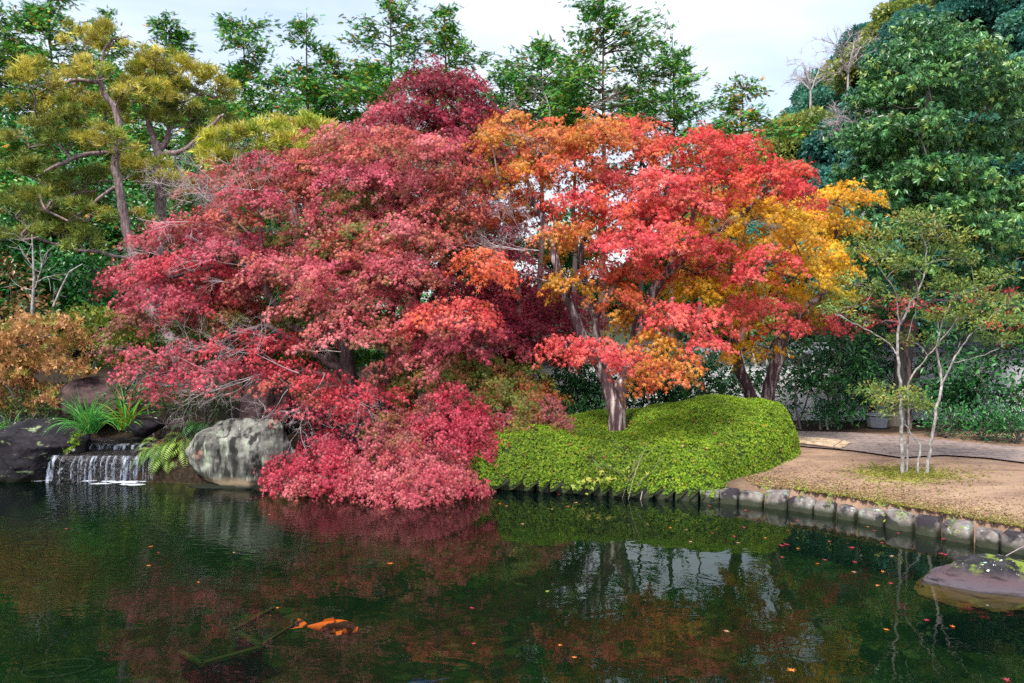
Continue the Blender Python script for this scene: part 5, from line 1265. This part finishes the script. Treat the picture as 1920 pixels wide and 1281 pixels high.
def hill_proto(seed, pal):
    rng = np.random.default_rng(seed)
    root = empty("hill_tree", (0, 0, 0), "rounded dark evergreen tree on the wooded hill", "tree", "evergreen trees on the wooded hill")
    V, Fc = tube_mesh([(np.array([[0, 0, -3], [0, 0, 1], [.1, 0, 3.5]]), np.array([.35, .3, .15]), 8)] + [(np.array([[0, 0, 1 + .3 * k], [math.cos(k * 2.1) * 1, math.sin(k * 2.1) * 1, 2.6 + .3 * k], [math.cos(k * 2.1) * 2.2, math.sin(k * 2.1) * 2.2, 3.6 + .3 * k]]), np.array([.14, .1, .04]), 5) for k in range(6)])
    mk("trunk", V, Fc, M_bark_grey, root, smooth=True)
    S, D, K = [], [], []
    for b in range(30):
        d = norm(rng.normal(0, 1, 3)); d[2] = abs(d[2]) * 1.0 - .15
        C = np.array([0, 0, 3.4]) + d * np.array([2.6, 2.6, 2.6]) * rng.uniform(.6, 1); r = rng.uniform(.8, 1.3)
        n = 260; dd = norm(rng.normal(0, 1, (n, 3)) + np.array([0, 0, .5]))
        S.append(C + dd * r * np.array([1, 1, .7]) * (1 - .35 * rng.random((n, 1)) ** 2)); D.append(norm(dd * .7 + rng.normal(0, .5, (n, 3))))
        K.append(pick(rng, pal, 1).repeat(n, 0) * rng.uniform(.7, 1.25, (n, 1)))
    S, D, K = map(np.concatenate, (S, D, K))
    cloud("crown", T_leaf_wide, S, D, norm(np.array([0, -.3, 1.]) + rng.normal(0, .5, S.shape)), .34 * rng.uniform(.7, 1.3, len(S)), np.clip(K, .005, .9), M_soft, root)
    return root
HP = [('#488074', 3), ('#3e7066', 3), ('#5a8e7c', 2), ('#4a845e', 2)]  # evergreen leaves shifted to light teal in place of distance haze
def copy_tree(o):
    c = o.copy(); COL.objects.link(c)
    for ch in o.children:
        d = ch.copy(); COL.objects.link(d); d.parent = c
    return c
protos = [hill_proto(601, HP), hill_proto(602, [('#4e8470', 3), ('#5e947c', 2), ('#447860', 2)]), hill_proto(603, [('#8c9850', 3), ('#a0a458', 2), ('#6c8848', 2)])]
HT = []
rh = np.random.default_rng(66)
for row, y in enumerate(np.arange(46, 92, 4.6)):
    for x in np.arange(10, 82, 4.3):
        xx = x + rh.uniform(-1.3, 1.3) + (row % 2) * 2.3; yy = y + rh.uniform(-1.3, 1.3)
        px = 960 + F * xx / yy
        if px < 1290 or px > 2280: continue
        HT.append((xx, yy))
used_p = set()
for k, (xx, yy) in enumerate(HT):
    pi_ = 2 if rh.random() < .10 else int(rh.integers(0, 2))
    o = protos[pi_] if pi_ not in used_p else copy_tree(protos[pi_])
    used_p.add(pi_)
    s = rh.uniform(.8, 1.2)
    o.location = (xx, yy, hill_z(np.array(xx), np.array(yy)) - 1.9); o.scale = (s, s, s * rh.uniform(.85, 1.1)); o.rotation_euler = (0, 0, rh.uniform(0, 6.28))
    if pi_ == 2: o["label"] = "olive yellow tree among the dark evergreens on the hill"; o["group"] = "yellowing trees on the wooded hill"
# bare trees on the hill
for k, (px, py, y, L_, lab) in enumerate([(1590, 140, 68, 3.6, "leafless grey tree on the hill's skyline"), (1520, 170, 70, 2.8, "small leafless tree lower on the hill's skyline"), (1620, 260, 44, 2.3, "pale dead tree with crooked limbs on the hill beside the big evergreen")]):
    b = P(px, py, y); root = empty("bare_tree", b - np.array([0, 0, 3.0]), lab, "tree")
    r_ = np.random.default_rng(700 + k); polys = [(np.array([b - np.array([0, 0, 5.0]), b]), np.array([.12, .09]), 6)]
    for q in range(4): bare_twigs(r_, b, (r_.uniform(-1, .5) - (.6 if k == 2 else 0), r_.uniform(-.4, .2), r_.uniform(.3, 1)), L_ * r_.uniform(.5, .9), 4, .06, polys, .5)
    V, Fc = tube_mesh(polys); mk("bare_branches", V, Fc, M_twig, root, smooth=True)

# ------------------------------------------------------------------ bank plants
def blades(name, label, cat, base, n, L, wd, seed, pal, arch=.8, up=1.0, mat=None, spread=.06, lean=(0, 0, 0), group=None):
    rng = np.random.default_rng(seed); V, Fq, C = [], [], []
    k = 7
    for i in range(n):
        a = rng.uniform(0, 6.283); l = L * rng.uniform(.6, 1.15); tilt = rng.uniform(.15, 1.0)
        h = np.array([math.cos(a), math.sin(a), 0]); p = np.array(base) + rng.normal(0, spread, 3) * np.array([1, .8, 0]); d = norm(h * tilt * .8 + np.array([0, 0, up]) + np.array(lean))
        side = norm(np.cross(d, [0, 0, 1]) + rng.normal(0, .3, 3)); w_ = wd * rng.uniform(.7, 1.2); c_ = pick(rng, pal, 1)[0] * rng.uniform(.8, 1.2); b0 = len(V)
        for j in range(k):
            t = j / (k - 1); ww = w_ * (1 - t ** 2.2) * (.7 + .6 * t if t < .5 else 1)
            V += [p - side * ww / 2, p + side * ww / 2]; C += [c_, c_]
            d = norm(d + np.array([0, 0, -arch * (.15 + .5 * t) * tilt]) + h * .04); p = p + d * l / (k - 1)
        Fq += [(b0 + 2 * j, b0 + 2 * j + 1, b0 + 2 * j + 3, b0 + 2 * j + 2) for j in range(k - 1)]
    return tag(mk(name, np.array(V), np.array(Fq), mat or M_soft, None, np.array(C), origin=base), label, cat, group)
blades("grass_tuft", "bright green arching grass tuft between the dark boulder and the waterfall", "grass", P(165, 812, 14.2), 260, .85, .016, 801, [('#4c9440', 3), ('#5ca848', 2), ('#3c8040', 2), ('#8ab050', 1)], 1.0)
blades("grass_tuft", "thin green grass tuft at the left edge above the dark rock", "grass", P(8, 815, 14.4), 70, .55, .011, 802, [('#4c8440', 3), ('#6c9a40', 2)], .9, spread=.14)
blades("strap_leaf_plant", "clump of broad strap leaves edged yellow above the upper step", "plant", P(240, 805, 14.9), 60, .85, .042, 803, [('#3c8a2c', 3), ('#6aa02c', 2), ('#b0b038', 1), ('#c8963c', 1)], .95, spread=.07)
blades("strap_leaf_plant", "single tuft of upright strap leaves beside the brown boulder", "plant", P(200, 745, 15.9), 10, .5, .03, 804, [('#3c8040', 3)], .3)
blades("reed_clump", "grey green reed clump growing from the kerb in front of the hedge", "reed", G(1180, 925, 0) + np.array([0, -.20, .0]), 48, 1.05, .018, 805, [('#7c8c5c', 3), ('#9aa070', 2), ('#a88a50', 1), ('#b4a4a0', 2)], .55, 1.3, spread=.14)
def fern(label, base, n, L, seed, pal, dead=.2):
    rng = np.random.default_rng(seed); S, D, NN, K, Z_ = [], [], [], [], []; polys = []
    root = empty("fern", base, label, "fern")
    for i in range(n):
        a = rng.uniform(math.pi * .75, math.pi * 2.25); l = L * rng.uniform(.6, 1.1); h = np.array([math.cos(a), math.sin(a), 0]); old = rng.random() < dead
        p = np.array(base) + np.array([rng.uniform(-.35, .35), rng.uniform(-.1, .1), rng.uniform(-.36, .14)]); d = norm(h + np.array([rng.normal(0, .35), 0, rng.uniform(.3, 1.2) if not old else .1])); k = 13; pts = [p]; c_ = (lin('#8a5a34') if old else pick(rng, pal, 1)[0]) * rng.uniform(.8, 1.2)
        for j in range(k):
            t = j / k; d = norm(d + np.array([rng.normal(0, .05), rng.normal(0, .05), -rng.uniform(.08, .30) if not old else -.3])); p = p + d * l / k; pts.append(p)
            sd_ = norm(np.cross(d, [0, 0, 1])); pl = l * .27 * math.sin(math.pi * min(1, .12 + .88 * t) ** .8 * .98 + .02)
            for s in (-1, 1):
                S.append(p); D.append(sd_ * s + d * .5 - np.array([0, 0, .2])); NN.append(np.cross(sd_, d)); K.append(c_ * rng.uniform(.85, 1.15)); Z_.append(max(.02, pl))
        polys.append((np.array(pts), np.linspace(.005, .002, k + 1), 3))
    V, Fc = tube_mesh(polys); mk("stalks", V, Fc, M_twig_dark, root)
    cloud("fronds", blade(1, .2, .02, -.15), np.array(S), np.array(D), np.array(NN), np.array(Z_), np.clip(np.array(K), .01, .9), M_soft, root)
fern("large arching fern with brown lower fronds hanging beside the waterfall", P(325, 835, 13.95), 130, .56, 811, [('#7a9440', 3), ('#8aa44c', 2), ('#5c8438', 2)], .25)
fern("small dark fern behind the pale boulder's left shoulder", P(372, 800, 14.2), 26, .5, 812, [('#3c7a34', 3), ('#2c6a34', 2)], 0)
# moss creeping down the boulder edge
mo = []
for t in np.linspace(0, 1, 14):
    px = np.interp(t, [0, .3, .6, 1], [150, 125, 95, 45]); py = np.interp(t, [0, .3, .6, 1], [818, 850, 872, 890])
    mo.append((P(px, py, 13.85 + .25 * (1 - t)), (.085, .06, .05 + .03 * (1 - t))))
leafy("creeping_fern", "light green creeping moss fern along the lower edge of the dark boulder", "plant", P(100, 880, 13.9), mo, 821, [('#7a9a2c', 3), ('#8aac34', 2), ('#5c8a2c', 2)], T_ros, .028, 650, M_soft, M_twig_dark, clump=5, spread=.03)
rg = np.random.default_rng(83)
for k, (px, py, n_) in enumerate([(1098, 908, 3), (1120, 890, 5), (1138, 905, 2), (1245, 895, 5), (1275, 880, 6), (1290, 900, 5), (1075, 905, 2), (1215, 895, 3), (1165, 880, 3)]):
    b = P(px, py, 12.45)
    q = b + rg.normal(0, 1, (n_ * 3, 3)) * np.array([.07, .04, .09])
    o = cloud("ivy_sprig", T_maple3, q, norm(rg.normal(0, 1, q.shape) + np.array([0, -.3, -.2])), norm(np.array([0, -1, .5]) + rg.normal(0, .4, q.shape)), rg.uniform(.05, .085, len(q)), pick(rg, [('#a8b04c', 3), ('#b8b458', 2), ('#8a9c40', 2)], len(q)), M_soft, None, b)
    tag(o, "pale yellow ivy sprig poking out of the front of the clipped hedge", "ivy", "ivy sprigs on the hedge front")
for k, (px, py) in enumerate([(1435, 915), (1553, 938), (1690, 962), (1505, 925), (1650, 950), (1790, 985)]):
    b = P(px, py, G(px, py, .3)[1] - .02)
    q = b + rg.normal(0, 1, (26, 3)) * np.array([.035, .03, .07])
    o = cloud("kerb_fern", T_leaf, q, norm(rg.normal(0, 1, q.shape) + np.array([0, -.5, .2])), norm(np.array([0, -1, .6]) + rg.normal(0, .4, q.shape)), rg.uniform(.03, .06, 26), pick(rg, [('#8a9c34', 3), ('#6c8c34', 2)], 26), M_soft, None, b)
    tag(o, "tiny green fern growing in a joint between kerb stones", "fern", "small ferns in the kerb joints")
# dry moss and litter on the bank top
n_ = 18000
s2 = rg.uniform(0, 1, n_); sx = rg.uniform(3.7, 8.2, n_); sy = yb(sx) + .12 + rg.exponential(.55, n_)
ok = (sy < 15.6 - .35 * (sx - 4)) ; sx, sy = sx[ok], sy[ok]
pos = np.column_stack([sx, sy, land(sx, sy) + .008]); m_ = len(pos)
dk = rg.random(m_) < .35
lc = pick(rg, [('#9a8460', 3), ('#b09a70', 3), ('#7a6a48', 2), ('#8a5a40', 1)], m_)
gm = mnoise
tag(cloud("leaf_litter", T_dia, pos, norm(rg.normal(0, 1, (m_, 3)) * np.array([1, 1, .25])), norm(np.array([0, 0, 1.]) + rg.normal(0, .4, (m_, 3))), rg.uniform(.02, .045, m_), lc, M_soft), "dry grass bits and leaf litter on the bare earth bank", "litter", None, "stuff")
n_ = 5200
ang = rg.uniform(0, 6.283, n_); rr = np.abs(rg.normal(0, .55, n_)); cx, cy = PW(1712, 900)[:2]
sx = cx + np.cos(ang) * rr; sy = cy + np.sin(ang) * rr * .8
t_ = rg.random(n_) < .55
sx = np.where(t_, sx, rg.uniform(4.2, 8.0, n_)); sy = np.where(t_, sy, yb(sx) + .1 + rg.exponential(.18, n_))
ok = sy > yb(sx) + .1; sx, sy = sx[ok], sy[ok]; m_ = len(sx)
tag(cloud("moss", T_ros, np.column_stack([sx, sy, land(sx, sy) + .004]), norm(rg.normal(0, 1, (m_, 3)) * np.array([1, 1, .1])), norm(np.array([0, 0, 1.]) + rg.normal(0, .3, (m_, 3))), rg.uniform(.014, .03, m_), pick(rg, [('#6c742c', 3), ('#86883a', 3), ('#9a8c48', 2)], m_), M_soft), "olive moss around the pale tree and along the kerb", "moss", None, "stuff")

# ------------------------------------------------------------------ fallen leaves
def star_leaf(size, col, seed):
    rng = np.random.default_rng(seed); n_ = 7; V = [(0, 0, .004)]; 
    for i in range(n_):
        a = 2 * math.pi * i / n_
        l = (1.0 if i != n_ - 1 else .5) * rng.uniform(.8, 1.1)
        V.append((math.cos(a) * l * size, math.sin(a) * l * size, rng.uniform(0, .015))); a2 = a + math.pi / n_; V.append((math.cos(a2) * .33 * size, math.sin(a2) * .33 * size, .003))
    T = [(0, 1 + i, 1 + (i + 1) % (2 * n_)) for i in range(2 * n_)]
    return np.array(V), np.array(T)
RED_L, OR_L, TAN_L = ['#a83048', '#b83c50'], ['#c8642c', '#d07a34'], ['#b89070', '#c4a080']
water_leaves = [(1466, 1023, 'r', 1.3), (1475, 1021, 'r', 1.5), (1467, 1045, 'r', 1), (1597, 1027, 'r', 1.5), (1603, 1054, 'r', 1.1), (1547, 1050, 'r', 1), (1533, 1057, 'o', .9), (1601, 1073, 't', 1), (1655, 1072, 'o', 1), (1765, 1038, 'r', 1.2), (1773, 1040, 'r', 1.2), (1645, 1098, 'o', .9), (1670, 1094, 'r', 1), (1672, 1043, 't', 1), (1496, 1029, 'o', .9), (1396, 989, 'r', 1), (1377, 1006, 'r', .9), (1384, 1018, 't', .9), (1336, 1000, 'r', .8),
                (1398, 957, 'r', 1.1), (1410, 960, 'r', .8), (1495, 976, 'r', .9), (1640, 981, 'r', .9), (1627, 988, 'o', .8), (1640, 995, 'r', .9), (1653, 1018, 'r', .9), (1685, 1000, 'r', .9), (1770, 1011, 'r', 1.1), (1555, 1016, 'r', .8), (1435, 1009, 'o', .8), (1478, 995, 'r', .8), (1286, 994, 't', .9), (1295, 1016, 't', .9), (1363, 1184, 't', 1), (1484, 1257, 'o', 1.4), (1662, 1181, 'o', 1), (1787, 1175, 'o', 1), (1737, 1163, 'r', 1), (1888, 1275, 'r', 1.2),
                (283, 1025, 'o', 1.1), (297, 1036, 'r', .7), (279, 1061, 'o', 1), (439, 1036, 't', .7), (733, 1057, 'o', 1.5), (124, 992, 'r', .9), (937, 945, 'o', 1.1), (950, 949, 'o', 1.0), (1065, 950, 'o', 1), (1080, 943, 't', 1.3), (1035, 955, 't', .7), (980, 983, 't', 1), (843, 970, 'o', .7), (725, 973, 'o', .7), (1257, 990, 'o', .9), (885, 1140, 'r', .9), (888, 1207, 'r', .8), (1050, 1210, 'o', .8), (1077, 1233, 'o', .9), (1026, 1109, 'g', .9), (372, 1092, 'o', .7), (520, 1140, 'o', .7), (505, 965, 'o', .7), (470, 936, 'r', .9), (480, 934, 'r', .8), (1048, 927, 'r', .9), (1212, 932, 'o', 1.0), (1330, 949, 'r', .9)]
rgl = np.random.default_rng(91)
LM = {}
for kk, cols in (('r', RED_L), ('o', OR_L), ('t', TAN_L), ('g', ['#8aa03c'])):
    for c_i, c_ in enumerate(cols):
        V, T = star_leaf(.055, c_, ord(kk) + c_i)
        C = np.repeat((lin(c_))[None], len(V), 0)
        LM.setdefault(kk, []).append((V, T, C))
leaf_mesh = {}
def put_leaf(kk, loc, sc, label, group, tilt=0.05):
    key = (kk, int(rgl.integers(0, len(LM[kk]))))
    if key not in leaf_mesh:
        o = mk("fallen_leaf", *LM[kk][key[1]][:2], M_maple, None, LM[kk][key[1]][2]); leaf_mesh[key] = o.data
    else:
        o = bpy.data.objects.new("fallen_leaf", leaf_mesh[key]); COL.objects.link(o)
    o.location = tuple(loc); o.scale = (sc, sc, sc); o.rotation_euler = (rgl.uniform(-tilt, tilt), rgl.uniform(-tilt, tilt), rgl.uniform(0, 6.28))
    tag(o, label, "leaf", group)
nm = {'r': ("red", "red leaves floating on the pond"), 'o': ("orange", "orange leaves floating on the pond"), 't': ("pale tan", "tan leaves floating on the pond"), 'g': ("lime green", "green leaves floating on the pond")}
for px, py, kk, sc in water_leaves:
    put_leaf(kk, G(px, py, .006), sc * .62, f"small {nm[kk][0]} fallen leaf floating on the dark pond", nm[kk][1])
for px, py, kk in [(1095, 843, 'o'), (1102, 845, 'o'), (1067, 835, 'r'), (1060, 822, 'r'), (1100, 900, 't'), (1165, 818, 'r'), (1340, 815, 'r'), (1305, 795, 'r'), (1335, 857, 'r'), (1355, 785, 'r'), (1300, 787, 'r'), (1410, 765, 'r'), (985, 842, 't'), (1280, 840, 't'), (1180, 832, 'r'), (1380, 850, 'r')] + [(int(rgl.uniform(930, 1470)), int(rgl.uniform(770, 890)), 'rrrot'[int(rgl.integers(0, 5))]) for _ in range(42)]:
    d = ray(px, py); best = None
    for t in np.arange(11.5, 17, .04):
        x, y, z = d * t + np.array([0, 0, CAMZ]); sdp = poly_sd(np.array([[x, y]]), hp)[0]
        if sdp > 0:
            hz_ = max(land(np.array(x), np.array(y)), .22) - .17 + 1.38 * hedge_top(np.array(x), np.array(y)) * (1 - (1 - min(sdp / .52, 1)) ** 2.8)
            if z < hz_ + .02: best = (x, y, hz_ + .025); break
    if best: put_leaf(kk, best, .7, f"{'orange' if kk == 'o' else 'red' if kk == 'r' else 'tan'} fallen leaf resting on the clipped green hedge", "fallen leaves on the hedge", .5)
for px, py, kk in [(1551, 849, 'r'), (1524, 916, 'r'), (1431, 884, 'r'), (1678, 852, 'o'), (1808, 896, 't'), (1833, 896, 't'), (1760, 885, 't'), (1628, 900, 't'), (1606, 926, 't'), (1420, 905, 'r'), (1590, 940, 'o'), (1890, 935, 'r'), (1740, 925, 'o')]:
    gq = G(px, py, .5); gq = G(px, py, land(gq[0], gq[1])); put_leaf(kk, gq + np.array([0, 0, .012 if py > 862 else .045]), .65, f"{'red' if kk == 'r' else 'orange' if kk == 'o' else 'pale yellow'} fallen leaf on the bare earth or path by the pond", "fallen leaves on the bank", .2)

# ------------------------------------------------------------------ bamboo screen on the path, pale trough, stick
M_bamboo = noise_mat("dry_bamboo", ['#7c6850', '#a8927a', '#c2ae92'], 9, 4, .7, .2)
q0, q1, q2, q3 = G(1475, 819, .55), G(1578, 831, .55), G(1597, 819, .55), G(1480, 810, .55)
rm = np.random.default_rng(95); polys = []
for k in range(20):
    t = k / 19
    a = q0 * (1 - t) + q3 * t; b = q1 * (1 - t) + q2 * t
    if k > 15: b = a + (b - a) * rm.uniform(.6, 1)
    a = a + rm.normal(0, .02, 3) * np.array([1, 1, 0]); b = b + rm.normal(0, .03, 3) * np.array([1, .6, 0]); z = land(a[0], a[1]) + .055
    a[2] = z; b[2] = land(b[0], b[1]) + .055
    m_ = (a + b) / 2 + np.array([0, 0, .01]); polys.append((np.array([a, m_, b]), np.array([.014, .015, .012]), 6))
for f_ in (.12, .5, .86):
    a = q0 * (1 - f_) + q1 * f_; b = q3 * (1 - f_) + q2 * f_; a[2] = land(a[0], a[1]) + .075; b[2] = land(b[0], b[1]) + .075; polys.append((np.array([a, b]), np.array([.008, .008]), 5))
V, Fc = tube_mesh(polys); o = mk("bamboo_screen", V, Fc, M_bamboo, None, smooth=True, origin=(q0 + q2) / 2); tag(o, "pale bamboo slat screen lying flat on the path beside the hedge", "screen")
# fluted pale tub beside the evergreen's trunk
b = P(1645, 817, 17.4); b[2] = land(b[0], 17.4)
bm = bmesh.new(); n_ = 36; prof = [(.17, 0), (.21, .04), (.25, .28), (.27, .30), (.25, .31), (.22, .29), (.19, .1)]
rings = []
for r_, z in prof:
    ring = []
    for k in range(n_):
        a = 2 * math.pi * k / n_; rr = r_ * (1 + (.035 if (k % 3 == 0) else 0) * (1 if .02 < z < .29 else 0)); ring.append(bm.verts.new((b[0] + rr * math.cos(a), b[1] + rr * math.sin(a), b[2] + z)))
    rings.append(ring)
for r0, r1 in zip(rings[:-1], rings[1:]):
    for k in range(n_): bm.faces.new((r0[k], r0[(k + 1) % n_], r1[(k + 1) % n_], r1[k]))
bm.faces.new(rings[0][::-1]); bm.faces.new(rings[-1])
tag(from_bm("fluted_tub", bm, noise_mat("grey_glaze", ["#4c5058", "#62666e"], 5), None, b), "pale grey fluted tub standing at the foot of the evergreen", "tub")
V, Fc = tube_mesh([(np.array([G(1883, 1044, 0.0), P(1900, 1035, 9.35), P(1925, 1022, 9.2), P(1960, 1010, 9.0)]), np.array([.004, .006, .008, .01]), 5), (np.array([P(1915, 1027, 9.26), P(1930, 1030, 9.1)]), np.array([.004, .002]), 3)])
tag(mk("twig", V, Fc, M_twig, None, smooth=True, origin=G(1883, 1044, 0)), "thin pale dead twig dipping into the pond above the round rock", "twig")

# ------------------------------------------------------------------ under water: koi, sunken cart frame, hoop
def koi_mat(name, c1, c2, lo, hi):
    return noise_mat(name, [c1, c1, c2, c2], 5.5, 2, .6, .1, 60, (1, 1.6, 1), .004, .1, pos=[.2, lo, hi, .9])
def koi(label, head, tail, mat, z, L):
    head = np.array(head); tail = np.array(tail); ax = norm(head - tail); sd_ = np.cross([0, 0, 1], ax)
    base = (head + tail) / 2; root = empty("koi", base, label, "fish", None)
    k, m_ = 22, 14; V = []
    for i in range(k):
        t = i / (k - 1); w_ = .092 * L * (math.sin(math.pi * min(1, t * .93 + .035)) ** .62) * (1 - .62 * t ** 1.6) * 1.15 + .004; h_ = w_ * 1.25
        c_ = head + (tail - head) * t * .8 + sd_ * (.03 * L * math.sin(t * 4.4)); 
        for j in range(m_):
            a = 2 * math.pi * j / m_; V.append(c_ + sd_ * w_ * math.cos(a) + np.array([0, 0, 1]) * h_ * math.sin(a))
    i = np.arange(k - 1)[:, None] * m_; j = np.arange(m_)[None]; j2 = (j + 1) % m_
    Fq = np.stack([i + j, i + j2, i + m_ + j2, i + m_ + j], -1).reshape(-1, 4)
    mk("body", V, Fq, mat, root, smooth=True)
    def fin(nm_, pts, th=.003):
        pts = np.array(pts); n_ = len(pts); up = norm(np.cross(pts[1] - pts[0], pts[-1] - pts[0])) * th
        VV = np.vstack([pts + up, pts - up]); mk(nm_, VV, [np.array([list(range(n_))]), np.array([list(range(2 * n_ - 1, n_ - 1, -1))]), np.array([(q, (q + 1) % n_, n_ + (q + 1) % n_, n_ + q) for q in range(n_)])], mat, root)
    zz_ = np.array([0, 0, 1.]); tb = head + (tail - head) * .78 + sd_ * (.03 * L * math.sin(.78 * 5.5))
    fin("tail_fin", [tb + zz_ * .01 * L, tb - ax * .13 * L + sd_ * .085 * L + zz_ * .05 * L, tb - ax * .25 * L + sd_ * .13 * L + zz_ * .06 * L, tb - ax * .15 * L, tb - ax * .27 * L - sd_ * .09 * L - zz_ * .02 * L, tb - ax * .13 * L - sd_ * .06 * L, tb - zz_ * .01 * L])
    db = head + (tail - head) * .34
    fin("dorsal_fin", [db + zz_ * .09 * L, db - ax * .06 * L + zz_ * .155 * L, db - ax * .2 * L + zz_ * .12 * L, db - ax * .26 * L + zz_ * .06 * L])
    for s in (-1, 1):
        pb = head + (tail - head) * .22 + sd_ * s * .075 * L
        fin("pectoral_fin", [pb, pb + sd_ * s * .1 * L + ax * .02 * L - zz_ * .02 * L, pb + sd_ * s * .12 * L - ax * .05 * L - zz_ * .03 * L, pb + sd_ * s * .05 * L - ax * .09 * L - zz_ * .01 * L])
        pb = head + (tail - head) * .52 + sd_ * s * .06 * L
        fin("pelvic_fin", [pb, pb + sd_ * s * .07 * L - ax * .02 * L - zz_ * .02 * L, pb + sd_ * s * .06 * L - ax * .07 * L - zz_ * .02 * L, pb - ax * .05 * L])
K1 = koi_mat("orange_koi_skin", '#e8691a', '#3a1a10', .52, .58)
K2 = koi_mat("slate_koi_skin", '#1c3048', '#2a4460', .4, .6)
hd, tl = G(672, 1181, -.12), G(556, 1172, -.12)
koi("orange koi with black patches swimming just under the surface", hd, tl, K1, -.14, float(np.linalg.norm(hd - tl)))
hd, tl = G(735, 1300, -.12), G(838, 1274, -.12)
koi("dark slate blue koi at the bottom edge with only its tail showing", hd, tl, K2, -.12, float(np.linalg.norm(hd - tl)))
M_yel = noise_mat("yellow_painted_wood", ['#4c4818', '#5c5620'], 8, 4, .7, .3)
M_maroon = noise_mat("maroon_panel", ['#3a1820', '#5a2430'], 4, 4, .8, .2)
ZS = -.50
cart = empty("sunken_hand_cart", G(440, 1200, ZS), "sunken hand cart with a yellow rim and two handles lying on the pond bed", "cart")
def beam(nm_, a, b, w_, h_, mat):
    a, b = np.array(a), np.array(b); d = norm(b - a); s = norm(np.cross(d, [0, 0, 1])); u = np.cross(s, d)
    V = [p + s * sx * w_ / 2 + u * sz2 * h_ / 2 for p in (a, b) for sx in (-1, 1) for sz2 in (-1, 1)]
    mk(nm_, np.array(V), np.array([(0, 1, 3, 2), (4, 6, 7, 5), (0, 4, 5, 1), (2, 3, 7, 6), (0, 2, 6, 4), (1, 5, 7, 3)]), mat, cart)
c1, c2, c3, c4 = G(338, 1222, ZS), G(378, 1245, ZS), G(492, 1213, ZS), G(445, 1186, ZS)
for a, b in ((c1, c2), (c2, c3), (c3, c4)): beam("rim_rail", a, b, .055, .03, M_yel)
beam("handle", c3 + np.array([0, 0, .02]), G(560, 1166, ZS + .03), .03, .03, M_yel)
beam("handle", c4 + np.array([-.05, 0, .02]), G(512, 1141, ZS + .03), .05, .035, M_yel)
dn = np.array([0, 0, -.26])
def quad(nm_, pts, mat):
    pts = np.array(pts); up = norm(np.cross(pts[1] - pts[0], pts[2] - pts[0])) * .008
    mk(nm_, np.vstack([pts + up, pts - up]), np.array([(0, 1, 2, 3), (7, 6, 5, 4), (0, 4, 5, 1), (1, 5, 6, 2), (2, 6, 7, 3), (3, 7, 4, 0)]), mat, cart)
lo_ = np.array([0, 0, -.022])
quad("tray_side", [c2 + lo_, c3 + lo_, c3 * .97 + c1 * .03 + dn, c2 * .97 + c4 * .03 + dn], M_maroon); quad("tray_side", [c1 + lo_, c2 + lo_, c2 * .97 + c4 * .03 + dn, c1 * .97 + c3 * .03 + dn], M_maroon)
quad("tray_floor", [c1 * .95 + c3 * .05 + dn * 1.06, c2 * .95 + c4 * .05 + dn * 1.06, c3 * .95 + c1 * .05 + dn * 1.06, c4 * .95 + c2 * .05 + dn * 1.06], M_maroon)
quad("tray_side", [c3 + lo_, c4 + lo_, c4 * .97 + c2 * .03 + dn, c3 * .97 + c1 * .03 + dn], M_maroon)
pts = []
cc = G(110, 1253, -.4); 
for k in range(41):
    a = 2 * math.pi * k / 40; pts.append(cc + np.array([.29 * math.cos(a), .19 * math.sin(a) + .05 * math.cos(a), 0]))
V, Fc = tube_mesh([(np.array(pts), np.full(41, .012), 6), (np.array([pts[20], pts[0]]), np.array([.009, .009]), 5)])
M_hoop = noise_mat("mossy_hoop", ['#2c3814', '#384418'], 9, 4, .8, .2)
tag(mk("sunken_hoop", V, Fc, M_hoop, None, smooth=True, origin=cc), "mossy oval hoop with a cross bar lying under water at the lower left", "hoop")
